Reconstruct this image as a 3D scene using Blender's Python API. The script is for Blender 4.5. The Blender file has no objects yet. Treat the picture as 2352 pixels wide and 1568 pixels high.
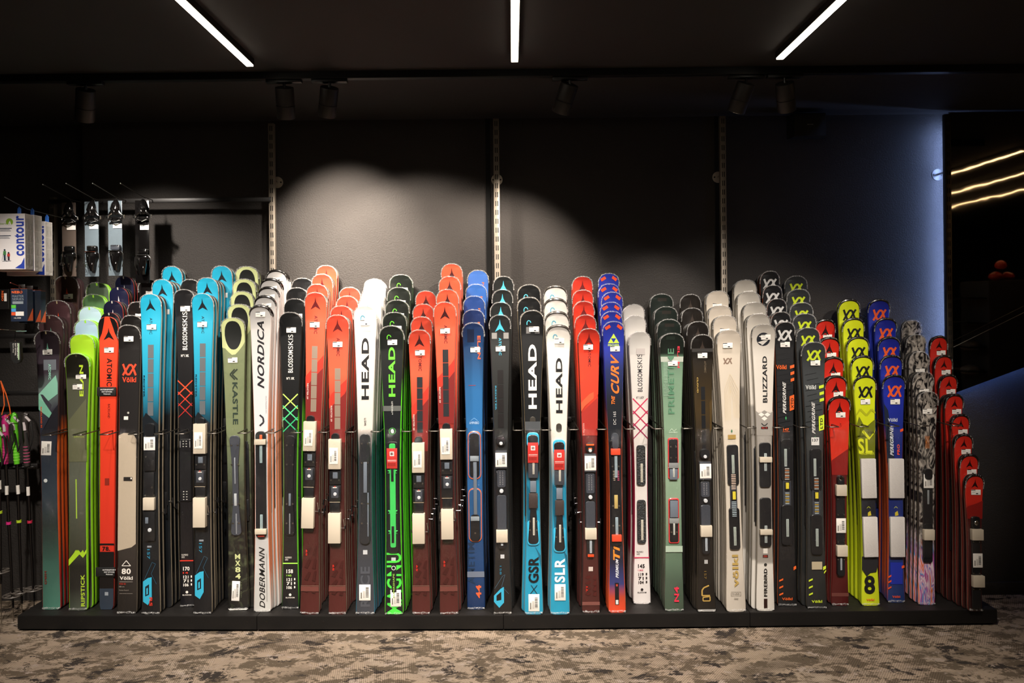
import bpy, bmesh, math, random
from mathutils import Vector, Matrix
S = bpy.context.scene
COL = S.collection
random.seed(7)

# ------------------------------------------------------------------ camera
F = 1800.0
CAMZ = 1.72
ROLL = math.radians(-0.6)
SHY = -66 / 2352
cd = bpy.data.cameras.new('camera')
cam = bpy.data.objects.new('camera', cd)
COL.objects.link(cam)
cam.location = (0, 0, CAMZ)
cam.rotation_euler = (Matrix.Rotation(math.radians(90), 3, 'X') @ Matrix.Rotation(ROLL, 3, 'Z')).to_euler()
cd.sensor_width = 36
cd.lens = 36 * F / 2352
cd.shift_y = SHY
cd.clip_start = 0.05
S.camera = cam

# ------------------------------------------------------------------ world and exposure
w = bpy.data.worlds.new('world')
S.world = w
w.use_nodes = True
w.node_tree.nodes['Background'].inputs[0].default_value = (0.8, 0.85, 1.0, 1)
w.node_tree.nodes['Background'].inputs[1].default_value = 0.006
S.view_settings.view_transform = 'Standard'
S.view_settings.look = 'None'
S.view_settings.gamma = 1
S.view_settings.use_curve_mapping = False
S.view_settings.exposure = 1.0


def spot(name, loc, aim, power, size_deg, blend=0.35, col=(1, 0.90, 0.80), rad=0.03):
    l = bpy.data.lights.new(name, 'SPOT')
    l.energy = power
    l.spot_size = math.radians(size_deg)
    l.spot_blend = blend
    l.color = col
    l.shadow_soft_size = rad
    o = bpy.data.objects.new(name, l)
    COL.objects.link(o)
    o.location = loc
    o.rotation_euler = (Vector(aim) - Vector(loc)).to_track_quat('-Z', 'Y').to_euler()
    return o


# spots of the second ceiling track, behind and above the camera's aisle
for i, (x, ax, pw) in enumerate([(-2.3, -2.25, 125), (-1.4, -1.35, 115), (-0.45, -0.5, 115), (0.5, 0.45, 110), (1.4, 1.3, 105), (2.2, 2.05, 80)]):
    spot('aisle_spot', (x, 1.9, 2.84), (ax, 4.3, 1.18), pw, 44 if x < 2 else 36, 0.7, rad=0.045)
for x in (-1.8, -0.4, 1.0):
    spot('floor_spot', (x, 2.2, 2.84), (x, 3.2, 0), 165, 72, 0.8, rad=0.05)
# the wall washers of the visible track
spot('wall_spot', (-0.92, 3.86, 2.66), (-0.50, 4.71, 1.65), 60, 84, 0.5, col=(1, 0.87, 0.74))
spot('wall_spot', (-1.08, 3.86, 2.66), (-0.98, 4.71, 2.12), 140, 62, 0.95, col=(1, 0.87, 0.74))
spot('wall_spot', (0.24, 3.86, 2.66), (-0.22, 4.71, 1.50), 62, 80, 0.6, col=(1, 0.87, 0.74))
spot('wall_spot', (1.08, 3.86, 2.66), (0.80, 4.5, 1.45), 22, 56, 0.5)
spot('wall_spot', (-0.92, 3.86, 2.66), (-1.35, 4.6, 1.75), 26, 70, 0.6)
spot('wall_spot', (-2.12, 3.80, 2.66), (-2.1, 4.5, 1.95), 48, 74, 0.8)
spot('wall_spot', (1.38, 3.86, 2.66), (1.55, 4.4, 1.2), 10, 46, 0.5)


# ------------------------------------------------------------------ helpers
def P(px, py, d):
    u = (px - 1176) / F
    v = (784 - py) / F + SHY * 2352 / F
    c, s = math.cos(ROLL), math.sin(ROLL)
    return Vector((d * (u * c - v * s), d, CAMZ + d * (u * s + v * c)))


def hexc(h):
    h = h.lstrip('#')
    r = []
    for i in (0, 2, 4):
        v = int(h[i:i + 2], 16) / 255
        r.append(v / 12.92 if v <= 0.04045 else ((v + 0.055) / 1.055) ** 2.4)
    return (*r, 1)


MATS = {}


def mat(name, h='808080', rough=0.5, metal=0.0, coat=0.0, emit=None, es=0, bump=None, trans=0, alpha=None):
    key = (name, h, rough, metal, coat, emit, es, bump, trans, alpha)
    if key in MATS:
        return MATS[key]
    m = bpy.data.materials.new(name)
    m.use_nodes = True
    nt = m.node_tree
    b = nt.nodes['Principled BSDF']
    b.inputs['Base Color'].default_value = hexc(h)
    b.inputs['Roughness'].default_value = rough
    b.inputs['Metallic'].default_value = metal
    b.inputs['Coat Weight'].default_value = coat
    b.inputs['Coat Roughness'].default_value = 0.12
    b.inputs['Transmission Weight'].default_value = trans
    if alpha is not None:
        b.inputs['Alpha'].default_value = alpha
    if emit:
        b.inputs['Emission Color'].default_value = hexc(emit)
        b.inputs['Emission Strength'].default_value = es
    if bump:
        sc, st = bump
        tc = nt.nodes.new('ShaderNodeTexCoord')
        n = nt.nodes.new('ShaderNodeTexNoise')
        n.inputs['Scale'].default_value = sc
        n.inputs['Detail'].default_value = 3
        bp = nt.nodes.new('ShaderNodeBump')
        bp.inputs['Strength'].default_value = st
        bp.inputs['Distance'].default_value = 0.01
        nt.links.new(tc.outputs['Object'], n.inputs['Vector'])
        nt.links.new(n.outputs['Fac'], bp.inputs['Height'])
        nt.links.new(bp.outputs[0], b.inputs['Normal'])
    MATS[key] = m
    return m


class MB:
    """collects geometry with material slots, links it as ONE mesh object"""

    def __init__(s):
        s.v = []
        s.f = []
        s.m = []
        s.mats = []
        s.uv = {}

    def mi(s, m):
        if m not in s.mats:
            s.mats.append(m)
        return s.mats.index(m)

    def add(s, vs, fs, m):
        o = len(s.v)
        i = s.mi(m)
        s.v += [tuple(v) for v in vs]
        for f in fs:
            s.f.append([o + k for k in f])
            s.m.append(i)
        return o

    def box(s, c, d, m, bev=0.0, rot=None):
        bm = bmesh.new()
        bmesh.ops.create_cube(bm, size=1)
        bmesh.ops.scale(bm, vec=d, verts=bm.verts)
        if bev > 0:
            bmesh.ops.bevel(bm, geom=bm.edges, offset=bev, segments=2, affect='EDGES', profile=0.5)
        M = Matrix.Translation(Vector(c))
        if rot is not None:
            M = M @ rot
        bmesh.ops.transform(bm, matrix=M, verts=bm.verts)
        s.bm(bm, m)
        return s

    def bm(s, bm, m):
        bm.verts.index_update()
        s.add([v.co[:] for v in bm.verts], [[v.index for v in f.verts] for f in bm.faces], m)
        bm.free()

    def tube(s, pts, r, m, n=8, closed=False, rj=None):
        pts = [Vector(p) for p in pts]
        rings = []
        N = len(pts)
        up = None
        for i, p in enumerate(pts):
            if closed:
                t = pts[(i + 1) % N] - pts[i - 1]
            else:
                t = pts[min(i + 1, N - 1)] - pts[max(i - 1, 0)]
            t.normalize()
            if up is None:
                up = Vector((0, 0, 1)) if abs(t.z) < 0.9 else Vector((0, 1, 0))
            a = t.cross(up)
            if a.length < 1e-4:
                a = t.cross(Vector((1, 0, 0)))
            a.normalize()
            b = a.cross(t).normalized()
            up = b
            rr = r if rj is None else r * (1 + rj * random.uniform(-1, 1))
            if not isinstance(r, (int, float)):
                rr = r[i]
            rings.append([p + a * math.cos(2 * math.pi * k / n) * rr + b * math.sin(2 * math.pi * k / n) * rr for k in range(n)])
        vs = [v for rg in rings for v in rg]
        fs = []
        R = N if closed else N - 1
        for i in range(R):
            j = (i + 1) % N
            for k in range(n):
                fs.append([i * n + k, i * n + (k + 1) % n, j * n + (k + 1) % n, j * n + k])
        if not closed:
            fs.append(list(range(n))[::-1])
            fs.append([(N - 1) * n + k for k in range(n)])
        s.add(vs, fs, m)
        return s

    def cyl(s, a, b, r, m, n=20, r2=None):
        a, b = Vector(a), Vector(b)
        return s.tube([a, b], [r, r if r2 is None else r2], m, n)

    def poly(s, pts, m):
        s.add(pts, [list(range(len(pts)))], m)
        return s

    def prism(s, pts, dvec, m):
        n = len(pts)
        pts = [Vector(p) for p in pts]
        d = Vector(dvec)
        vs = pts + [p + d for p in pts]
        fs = [list(range(n)), [n + k for k in range(n)][::-1]] + [[k, n + k, n + (k + 1) % n, (k + 1) % n] for k in range(n)]
        s.add(vs, fs, m)
        return s

    def build(s, name, parent=None, smooth=True, loc=None):
        me = bpy.data.meshes.new(name)
        me.from_pydata(s.v, [], s.f)
        for m in s.mats:
            me.materials.append(m)
        me.polygons.foreach_set('material_index', s.m)
        if s.uv:
            ul = me.uv_layers.new(name='UVMap')
            for lp in me.loops:
                ul.data[lp.index].uv = s.uv.get(lp.vertex_index, (0, 0))
        bm = bmesh.new()
        bm.from_mesh(me)
        bmesh.ops.recalc_face_normals(bm, faces=bm.faces)
        bm.to_mesh(me)
        bm.free()
        if smooth:
            me.shade_smooth()
            me.set_sharp_from_angle(angle=math.radians(38))
        me.update()
        o = bpy.data.objects.new(name, me)
        COL.objects.link(o)
        if parent:
            o.parent = parent
        if loc is not None:
            o.location = loc
        return o


def empty(name, loc, label, cat, group=None):
    o = bpy.data.objects.new(name, None)
    COL.objects.link(o)
    o.location = loc
    o.empty_display_size = 0.05
    o['label'] = label
    o['category'] = cat
    if group:
        o['group'] = group
    return o


def tag(o, label, cat, group=None):
    o['label'] = label
    o['category'] = cat
    if group:
        o['group'] = group
    return o


def structure(o):
    o['kind'] = 'structure'
    return o


TXT = {}


def text_geo(s, bold):
    """flat glyph mesh normalised to a 1 x 1 box"""
    k = (s, bold)
    if k in TXT:
        return TXT[k]
    c = bpy.data.curves.new('lettering', 'FONT')
    c.body = s
    c.resolution_u = 3
    c.fill_mode = 'FRONT'
    c.offset = 0.0 if not bold else 0.017 if 'M' in s or 'W' in s else 0.03
    c.space_character = 1.08 if bold else 1.0
    o = bpy.data.objects.new('lettering', c)
    COL.objects.link(o)
    dg = bpy.context.evaluated_depsgraph_get()
    dg.update()
    me = bpy.data.meshes.new_from_object(o.evaluated_get(dg))
    vs = [v.co.copy() for v in me.vertices]
    fs = [list(p.vertices) for p in me.polygons]
    bpy.data.objects.remove(o)
    bpy.data.curves.remove(c)
    bpy.data.meshes.remove(me)
    x0 = min(v.x for v in vs)
    x1 = max(v.x for v in vs)
    y0 = min(v.y for v in vs)
    y1 = max(v.y for v in vs)
    vs = [((v.x - x0) / (x1 - x0), (v.y - y0) / (y1 - y0)) for v in vs]
    TXT[k] = (vs, fs)
    return TXT[k]


def sign_text(mb, s, origin, ax, up, m, bold=True):
    """text filling the parallelogram origin, ax, up"""
    vs, fs = text_geo(s, bold)
    o, a, u = Vector(origin), Vector(ax), Vector(up)
    mb.add([o + a * x + u * y for x, y in vs], fs, m)


# ------------------------------------------------------------------ materials of the room
def wall_mat(name, h, sc=120, st=0.9, rough=0.72):
    m = mat(name, h, rough)
    nt = m.node_tree
    if 'stucco' in nt.nodes:
        return m
    b = nt.nodes['Principled BSDF']
    tc = nt.nodes.new('ShaderNodeTexCoord')
    n = nt.nodes.new('ShaderNodeTexNoise')
    n.name = 'stucco'
    n.inputs['Scale'].default_value = sc
    n.inputs['Detail'].default_value = 4
    n.inputs['Roughness'].default_value = 0.6
    bp = nt.nodes.new('ShaderNodeBump')
    bp.inputs['Strength'].default_value = st
    bp.inputs['Distance'].default_value = 0.004
    n2 = nt.nodes.new('ShaderNodeTexNoise')
    n2.inputs['Scale'].default_value = 5
    n2.inputs['Detail'].default_value = 6
    mx = nt.nodes.new('ShaderNodeMix')
    mx.data_type = 'RGBA'
    c = hexc(h)
    mx.inputs[6].default_value = tuple(v * 0.8 for v in c[:3]) + (1,)
    mx.inputs[7].default_value = tuple(v * 1.2 for v in c[:3]) + (1,)
    L = nt.links.new
    L(tc.outputs['Object'], n.inputs['Vector'])
    L(tc.outputs['Object'], n2.inputs['Vector'])
    L(n.outputs['Fac'], bp.inputs['Height'])
    L(bp.outputs[0], b.inputs['Normal'])
    L(n2.outputs['Fac'], mx.inputs[0])
    L(mx.outputs[2], b.inputs['Base Color'])
    return m


def carpet_mat():
    m = bpy.data.materials.new('carpet')
    m.use_nodes = True
    nt = m.node_tree
    L = nt.links.new
    b = nt.nodes['Principled BSDF']
    b.inputs['Roughness'].default_value = 0.95
    b.inputs['Specular IOR Level'].default_value = 0.1
    tc = nt.nodes.new('ShaderNodeTexCoord')

    def noise(scale, detail, dist=0.0, stretch=(1, 1, 1), off=0, rough=0.6):
        mp = nt.nodes.new('ShaderNodeMapping')
        mp.inputs['Scale'].default_value = stretch
        mp.inputs['Location'].default_value = (off, off, 0)
        n = nt.nodes.new('ShaderNodeTexNoise')
        n.inputs['Scale'].default_value = scale
        n.inputs['Detail'].default_value = detail
        n.inputs['Roughness'].default_value = rough
        n.inputs['Distortion'].default_value = dist
        L(tc.outputs['Object'], mp.inputs['Vector'])
        L(mp.outputs[0], n.inputs['Vector'])
        return n.outputs['Fac']

    def ramp(fac, stops, const=False):
        r = nt.nodes.new('ShaderNodeValToRGB')
        if const:
            r.color_ramp.interpolation = 'CONSTANT'
        e = r.color_ramp.elements
        e[0].position, e[0].color = stops[0]
        e[1].position, e[1].color = stops[-1]
        for p, c in stops[1:-1]:
            x = e.new(p)
            x.color = c
        L(fac, r.inputs[0])
        return r.outputs[0]

    def mix(f, a, bb, mode='MIX'):
        x = nt.nodes.new('ShaderNodeMix')
        x.data_type = 'RGBA'
        x.blend_type = mode
        if isinstance(f, float):
            x.inputs[0].default_value = f
        else:
            L(f, x.inputs[0])
        for k, q in ((6, a), (7, bb)):
            if isinstance(q, tuple):
                x.inputs[k].default_value = q
            else:
                L(q, x.inputs[k])
        return x.outputs[2]
    w1, k0 = (1, 1, 1, 1), (0, 0, 0, 1)
    base = ramp(noise(2.2, 8, 0.3, (1, 1.6, 1)), [(0.36, hexc('7e7062')), (0.5, hexc('a89683')), (0.62, hexc('9c8c7c')), (0.7, hexc('b8a896'))])
    m1 = ramp(noise(7, 14, 0.3, (1, 1.5, 1), 3.1, 0.78), [(0.50, k0), (0.515, w1)])
    c = mix(m1, base, hexc('665a4c'))
    m2 = ramp(noise(5.0, 14, 0.4, (1, 1.5, 1), 11.7, 0.76), [(0.56, k0), (0.575, w1)])
    c = mix(m2, c, hexc('3c3632'))
    m3 = ramp(noise(7.0, 14, 0.3, (1, 1.5, 1), 23.0, 0.78), [(0.575, k0), (0.59, w1)])
    c = mix(m3, c, hexc('ab9c90'))
    # ribs of the weave, turned tile by tile
    ck = nt.nodes.new('ShaderNodeTexChecker')
    ck.inputs['Scale'].default_value = 2.0
    L(tc.outputs['Object'], ck.inputs['Vector'])
    ws = []
    for ang in (0.6, -0.15):
        mp = nt.nodes.new('ShaderNodeMapping')
        mp.inputs['Rotation'].default_value = (0, 0, ang)
        wv = nt.nodes.new('ShaderNodeTexWave')
        wv.inputs['Scale'].default_value = 32
        wv.inputs['Distortion'].default_value = 0.4
        L(tc.outputs['Object'], mp.inputs['Vector'])
        L(mp.outputs[0], wv.inputs['Vector'])
        ws.append(wv.outputs['Color'])
    rib = mix(ck.outputs['Fac'], ws[0], ws[1])
    ribc = ramp(rib, [(0.0, (0.55, 0.55, 0.55, 1)), (0.6, w1)])
    c = mix(0.75, c, ribc, 'MULTIPLY')
    L(c, b.inputs['Base Color'])
    bp = nt.nodes.new('ShaderNodeBump')
    bp.inputs['Strength'].default_value = 0.5
    bp.inputs['Distance'].default_value = 0.003
    L(rib, bp.inputs['Height'])
    L(bp.outputs[0], b.inputs['Normal'])
    return m


WALLM = wall_mat('charcoal_plaster', '2d2926')
CEILM = wall_mat('dark_ceiling_paint', '1c1816', 300, 0.15, 0.8)
DARK = mat('matte_black', '0d0c0c', 0.6)
BLACKM = mat('black_powder_coat', '161413', 0.42)
STEEL = mat('steel', 'b8b2a8', 0.3, 1.0)
CHROME = mat('chrome', 'e0e0e0', 0.12, 1.0)
POSTM = mat('post_steel', '8c8275', 0.45, 0.35)

# ------------------------------------------------------------------ room
WY = 4.71     # back wall
CZ = CAMZ + 446 * WY / F   # ceiling height
XR = P(2166, 600, WY).x
XL = P(190, 400, WY).x
o = MB().box((0.5, -0.5, -0.05), (14, 11.2, 0.1), carpet_mat()).build('floor', smooth=False)
structure(o)
o = MB().box((0.5, -0.5, CZ + 0.05), (14, 11.2, 0.1), CEILM).build('ceiling', smooth=False)
structure(o)
structure(MB().box(((XL + 7.5) / 2, WY + 0.1, CZ / 2), (7.5 - XL, 0.2, CZ), WALLM).build('wall_back', smooth=False))
structure(MB().box(((XL - 6.5) / 2, WY + 0.16, CZ / 2), (XL + 6.5, 0.2, CZ), WALLM).build('wall_back_left', smooth=False))
structure(MB().box((-6.55, -0.5, CZ / 2), (0.1, 11.2, CZ), WALLM).build('wall_left', smooth=False))
structure(MB().box((7.55, -0.5, CZ / 2), (0.1, 11.2, CZ), WALLM).build('wall_right', smooth=False))
structure(MB().box((0.5, -6.1, CZ / 2), (14, 0.1, CZ), WALLM).build('wall_front', smooth=False))
structure(MB().box(((2.3 + 7.5) / 2, WY - 0.008, 0.037), (5.2, 0.016, 0.074), mat('baseboard_dark', '26221f', 0.6, bump=(60, 0.3)), 0.002).build('baseboard_back'))

# ------------------------------------------------------------------ light strips
LEDM = mat('led_diffuser', 'ffffff', 0.4, emit='fff1dc', es=6)
ALUM = mat('dark_profile', '15130f', 0.5)
strips = [(575, 153, 'left of the three ceiling light strips, running towards the wall at an angle'),
          (1182, 143, 'middle one of the three ceiling light strips, straight overhead'),
          (1790, 137, 'right of the three ceiling light strips, ending above the wall spotlights')]
SX = []
for px, py, lab in strips:
    d = (CZ - CAMZ - 0.035) * F / (718 - py + (1176 - px) * 0.0105)
    p = P(px, py, d)
    SX.append(p.x)
    e = empty('light_strip', (p.x, d - 1.6, CZ), lab, 'ceiling light', 'linear ceiling lights')
    MB().box((0, 0, -0.015), (0.036, 3.2, 0.03), ALUM).build('housing', e)
    MB().box((0, 0, -0.033), (0.030, 3.19, 0.006), LEDM).build('diffuser', e)
for x, y0, y1, lab in [(3.72, 1.2, 3.55, 'first light strip seen mirrored in the dark mirror, uppermost line'),
                       (4.35, 0.6, 3.7, 'second light strip seen mirrored in the dark mirror, middle line'),
                       (4.95, 0.4, 3.3, 'third light strip seen mirrored in the dark mirror, lowest line')]:
    e = empty('light_strip', (x, (y0 + y1) / 2, CZ), lab, 'ceiling light', 'linear ceiling lights')
    MB().box((0, 0, -0.015), (0.036, y1 - y0, 0.03), ALUM).build('housing', e)
    MB().box((0, 0, -0.033), (0.026, y1 - y0 - 0.01, 0.006), mat('warm_led_diffuser', 'ffffff', 0.4, emit='ffc98a', es=4)).build('diffuser', e)

# ------------------------------------------------------------------ ceiling track and spot heads
TY = (CZ - CAMZ - 0.035) * F / (718 - 178)
e = empty('ceiling_track', (0, TY, CZ), 'long black lighting track running across the whole ceiling', 'lighting track')
MB().box((0, 0, -0.0175), (6.6, 0.036, 0.035), mat('track_black', '050505', 0.35)).build('rail', e)
mb = MB()
mb.box((0, -0.0185, -0.033), (6.6, 0.001, 0.002), mat('track_highlight', '4a4540', 0.35, 0.7))  # pale strip paints the highlight along the rail's lower edge
mb.build('edge_highlight', e)
HEADM = mat('spot_housing', '2c2826', 0.45, 0.3)
heads = [((197, 205), (195, 282), 'far left spotlight head on the ceiling track, hanging alone'),
         ((653, 200), (658, 277), 'left spotlight head of the close pair above the first wall panel'),
         ((757, 200), (750, 272), 'right spotlight head of the close pair above the first wall panel'),
         ((1309, 192), (1285, 264), 'spotlight head leaning left, alone over the middle wall panel'),
         ((1714, 190), (1688, 262), 'spotlight head leaning left, next to an upright head on the right'),
         ((1802, 190), (1808, 260), 'upright spotlight head above the wall speaker')]
for (a, b, lab) in heads:
    A = P(a[0], a[1], TY + 0.0)
    top = Vector((A.x, TY, CZ - 0.035))
    B = P(b[0], b[1], TY + 0.07)
    e = empty('track_spotlight', top, lab, 'spotlight', 'spotlight heads on the ceiling track')
    MB().box((0, 0, -0.008), (0.17, 0.034, 0.016), mat('adapter_black', '0b0b0b', 0.4), 0.003).build('track_adapter', e)
    ax = (B - A).normalized()
    r = 0.044
    A0 = A - top
    MB().tube([(0, 0, -0.014), (0, 0, -0.032), A0 * 0.6 + Vector((0, 0, -0.02)), A0 + ax * 0.03], 0.007, mat('adapter_black', '0b0b0b', 0.4)).build('arm', e)
    Ln = (B - A).length - 0.012
    mb = MB()
    # one housing with a turned groove
    prof = [(0.0, 0.80 * r), (0.002, r * 0.97), (0.006, r), (Ln * 0.56, r), (Ln * 0.563, r * 0.93), (Ln * 0.585, r * 0.93), (Ln * 0.59, r), (Ln - 0.003, r), (Ln, r * 0.97), (Ln - 0.001, r * 0.86), (Ln - 0.03, r * 0.80)]
    mb.tube([A0 + ax * t for t, _ in prof[:9]], [q for _, q in prof[:9]], HEADM, 32)
    mb.build('housing', e)
    MB().cyl(A0 + ax * (Ln + 0.0005), A0 + ax * (Ln + 0.0012), r * 0.82, mat('spot_lens', 'fff4e0', 0.3, emit='ffe2b8', es=0.6), 28).build('lens', e)

# ------------------------------------------------------------------ slotted wall posts with their wall discs
PD = 4.59
SLOT = mat('slot_black', '040404', 0.9)


def post(px, ytop, ybot_z, lab, m=POSTM, w=0.034):
    t = P(px, ytop, PD)
    e = empty('slotted_post', (t.x, PD, 0.09), lab, 'shelf post', 'slotted shelf posts')
    H = t.z - 0.09
    mb = MB()
    mb.box((0, 0.015, H / 2), (w, 0.03, H), m, 0.0012)
    z = H - 0.03
    while z > ybot_z:
        for s in (-1, 1):
            mb.box((s * 0.0055, -0.0004, z), (0.0045, 0.0012, 0.030), SLOT)
        z -= 0.052
    mb.build('rail', e)
    return e, t.x


PXS = [(622, 283, 'leftmost tall pale slotted post at the left edge of the lit wall panel'),
       (1139, 272, 'tall pale slotted post in the middle, right of the bright wall spot'),
       (1660, 266, 'third tall slotted post, half lit, right of the middle'),
       (2177, 262, 'dark slotted post at the right end beside the mirror')]
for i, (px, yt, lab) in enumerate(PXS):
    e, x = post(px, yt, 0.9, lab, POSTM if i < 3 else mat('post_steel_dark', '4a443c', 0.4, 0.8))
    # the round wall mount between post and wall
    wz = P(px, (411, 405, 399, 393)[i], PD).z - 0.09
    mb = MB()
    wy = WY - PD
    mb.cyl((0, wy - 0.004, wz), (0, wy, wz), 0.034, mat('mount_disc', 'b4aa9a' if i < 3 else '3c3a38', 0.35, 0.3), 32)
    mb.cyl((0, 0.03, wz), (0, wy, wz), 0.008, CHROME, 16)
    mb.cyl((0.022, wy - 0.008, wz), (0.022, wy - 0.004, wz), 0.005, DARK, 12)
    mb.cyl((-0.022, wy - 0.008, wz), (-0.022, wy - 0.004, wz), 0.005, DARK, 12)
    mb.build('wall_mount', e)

# black strips that paint the cast shadows of posts two and three
for px in (1122, 1648):
    p = P(px, 500, WY)
    structure(MB().box((p.x, WY - 0.001, CZ / 2), (0.028, 0.004, CZ), mat('post_shadow_black', '080808', 0.8)).build('trim_%d' % (1 if px < 1200 else 2), smooth=False))

# ------------------------------------------------------------------ mirror with blue backlight
MY = 4.62
MX0 = P(2182, 500, MY).x
pz = lambda px, py: P(px, py, MY)
mp = [(MX0, P(2182, 905, MY).z - 0.0), (MX0, CZ - 0.012), (4.6, CZ - 0.012), (4.6, P(2182, 905, MY).z + (4.6 - MX0) * 0.36)]
mm = bpy.data.materials.new('smoked_mirror')
mm.use_nodes = True
nt = mm.node_tree
b = nt.nodes['Principled BSDF']
b.inputs['Base Color'].default_value = (0.35, 0.35, 0.36, 1)
b.inputs['Metallic'].default_value = 1
b.inputs['Roughness'].default_value = 0.03
tc = nt.nodes.new('ShaderNodeTexCoord')
nn = nt.nodes.new('ShaderNodeTexNoise')
nn.inputs['Scale'].default_value = 9
nn.inputs['Detail'].default_value = 1
bp = nt.nodes.new('ShaderNodeBump')
bp.inputs['Strength'].default_value = 0.05
bp.inputs['Distance'].default_value = 0.004
nt.links.new(tc.outputs['Object'], nn.inputs['Vector'])
nt.links.new(nn.outputs['Fac'], bp.inputs['Height'])
nt.links.new(bp.outputs[0], b.inputs['Normal'])
e = empty('wall_mirror', (MX0, MY, 0), 'big smoked mirror with a slanted lower edge at the right, backlit blue', 'mirror')
MB().prism([(x - MX0, 0, z) for x, z in mp], (0, 0.008, 0), mm).build('mirror_glass', e, smooth=False)
BLUE = mat('blue_led', 'ffffff', 0.5, emit='9cbaff', es=55)
mb = MB()
zb, zt = mp[0][1] + 0.03, CZ - 0.03
mb.box((0.012, 0.0125, (zb + zt) / 2), (0.012, 0.003, zt - zb - 0.1), BLUE)
sl = math.atan(0.36)
cx, cz_ = (4.6 - MX0) / 2, (mp[0][1] + mp[3][1]) / 2 + 0.022
mb.box((cx + 0.02, 0.0125, cz_ - 0.006), ((4.6 - MX0) / math.cos(sl) - 0.08, 0.003, 0.012), mat('blue_led_dim', 'ffffff', 0.5, emit='6a94ff', es=14), rot=Matrix.Rotation(-sl, 4, 'Y'))
led = mb.build('led_backlight', e, smooth=False)
o = MB().tube([P(2190, 797, 4.56), P(2420, 684, 4.56)], 0.0016, STEEL, 6).build('cable_reflection')  # rod added in place of a handrail cable's mirror image
tag(o, 'thin slanted rod standing in for a cable reflection in the dark mirror', 'cable')
# things the mirror shows: a dark cabinet with helmets on top, standing right of the frame
cabx, caby = 3.99, 2.9
e = empty('display_cabinet', (cabx, caby, 0), 'tall dark cabinet seen only as reflection in the mirror', 'cabinet')
MB().box((0.12, -0.2, 0.97), (0.5, 0.4, 1.94), mat('cabinet_grey', '3a3735', 0.6), 0.004).build('body', e)
mb = MB()
for k in range(9):
    mb.box((-0.22, -0.2, 0.2 + k * 0.2), (0.16, 0.38, 0.012), DARK)
mb.build('side_shelf', e)
for k, (dx, dz, c) in enumerate([(-0.04, 0.05, 'e03a1a'), (0.06, 0.05, 'd8341a'), (0.005, 0.14, 'f0481e')]):
    mb = MB()
    bm = bmesh.new()
    bmesh.ops.create_icosphere(bm, subdivisions=3, radius=0.045)
    for v in bm.verts:
        if v.co.z < 0:
            v.co.z *= 0.6
        v.co.y *= 1.2
    bmesh.ops.transform(bm, matrix=Matrix.Translation((cabx + dx, caby - 0.06, 1.94 + dz - 0.02)), verts=bm.verts)
    mb.bm(bm, mat('helmet_shell', c, 0.3, coat=0.5))
    tag(mb.build('ski_helmet'), ('left', 'right', 'upper')[k] + ' one of three small orange helmets reflected in the mirror', 'helmet', 'orange helmets on the cabinet')
for k in range(7):
    z = 0.35 + k * 0.2
    mb = MB()
    bm = bmesh.new()
    bmesh.ops.create_icosphere(bm, subdivisions=3, radius=0.065)
    for v in bm.verts:
        v.co.z *= 0.75
        v.co.y *= 1.3
        if v.co.z < -0.03:
            v.co.z = -0.03
    bmesh.ops.transform(bm, matrix=Matrix.Translation((cabx - 0.22, caby - 0.12, z - 0.2 + 0.056 + 0.0)), verts=bm.verts)
    mb.bm(bm, mat('goggle_pack', ('7a7068', '2a2725', '8a8076')[k % 3], 0.4, bump=(30, 0.6)))
    tag(mb.build('folded_glove'), 'grey bundle on shelf %s of the mirrored cabinet, counted from below' % ('one', 'two', 'three', 'four', 'five', 'six', 'seven')[k], 'glove', 'bundles on the cabinet shelves')

# ------------------------------------------------------------------ wall speaker
p = P(1853, 292, 4.60)
e = empty('wall_speaker', (p.x, 4.60, p.z), 'small black loudspeaker mounted high on the wall under the right spotlights', 'speaker')
SPK = mat('speaker_black', '161718', 0.5)
mb = MB()
mb.prism([(-0.092, -0.05, 0.07), (0.092, -0.05, 0.07), (0.106, 0.03, 0.07), (-0.106, 0.03, 0.07)], (0, 0, -0.135), SPK)
mb.build('cabinet', e, smooth=False)
mb = MB()
mb.box((0, -0.053, 0.002), (0.182, 0.006, 0.13), mat('speaker_grille', '111213', 0.7, bump=(900, 0.8)), 0.002)
sign_text(mb, 'BOSE', (-0.017, -0.0565, 0.0), (0.034, 0, 0), (0, 0, 0.006), mat('grey_print', '8a8a8c', 0.5))
mb.build('grille', e)
MB().box((0, 0.06, 0.06), (0.05, 0.10, 0.03), BLACKM, 0.004).build('bracket', e)

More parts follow.
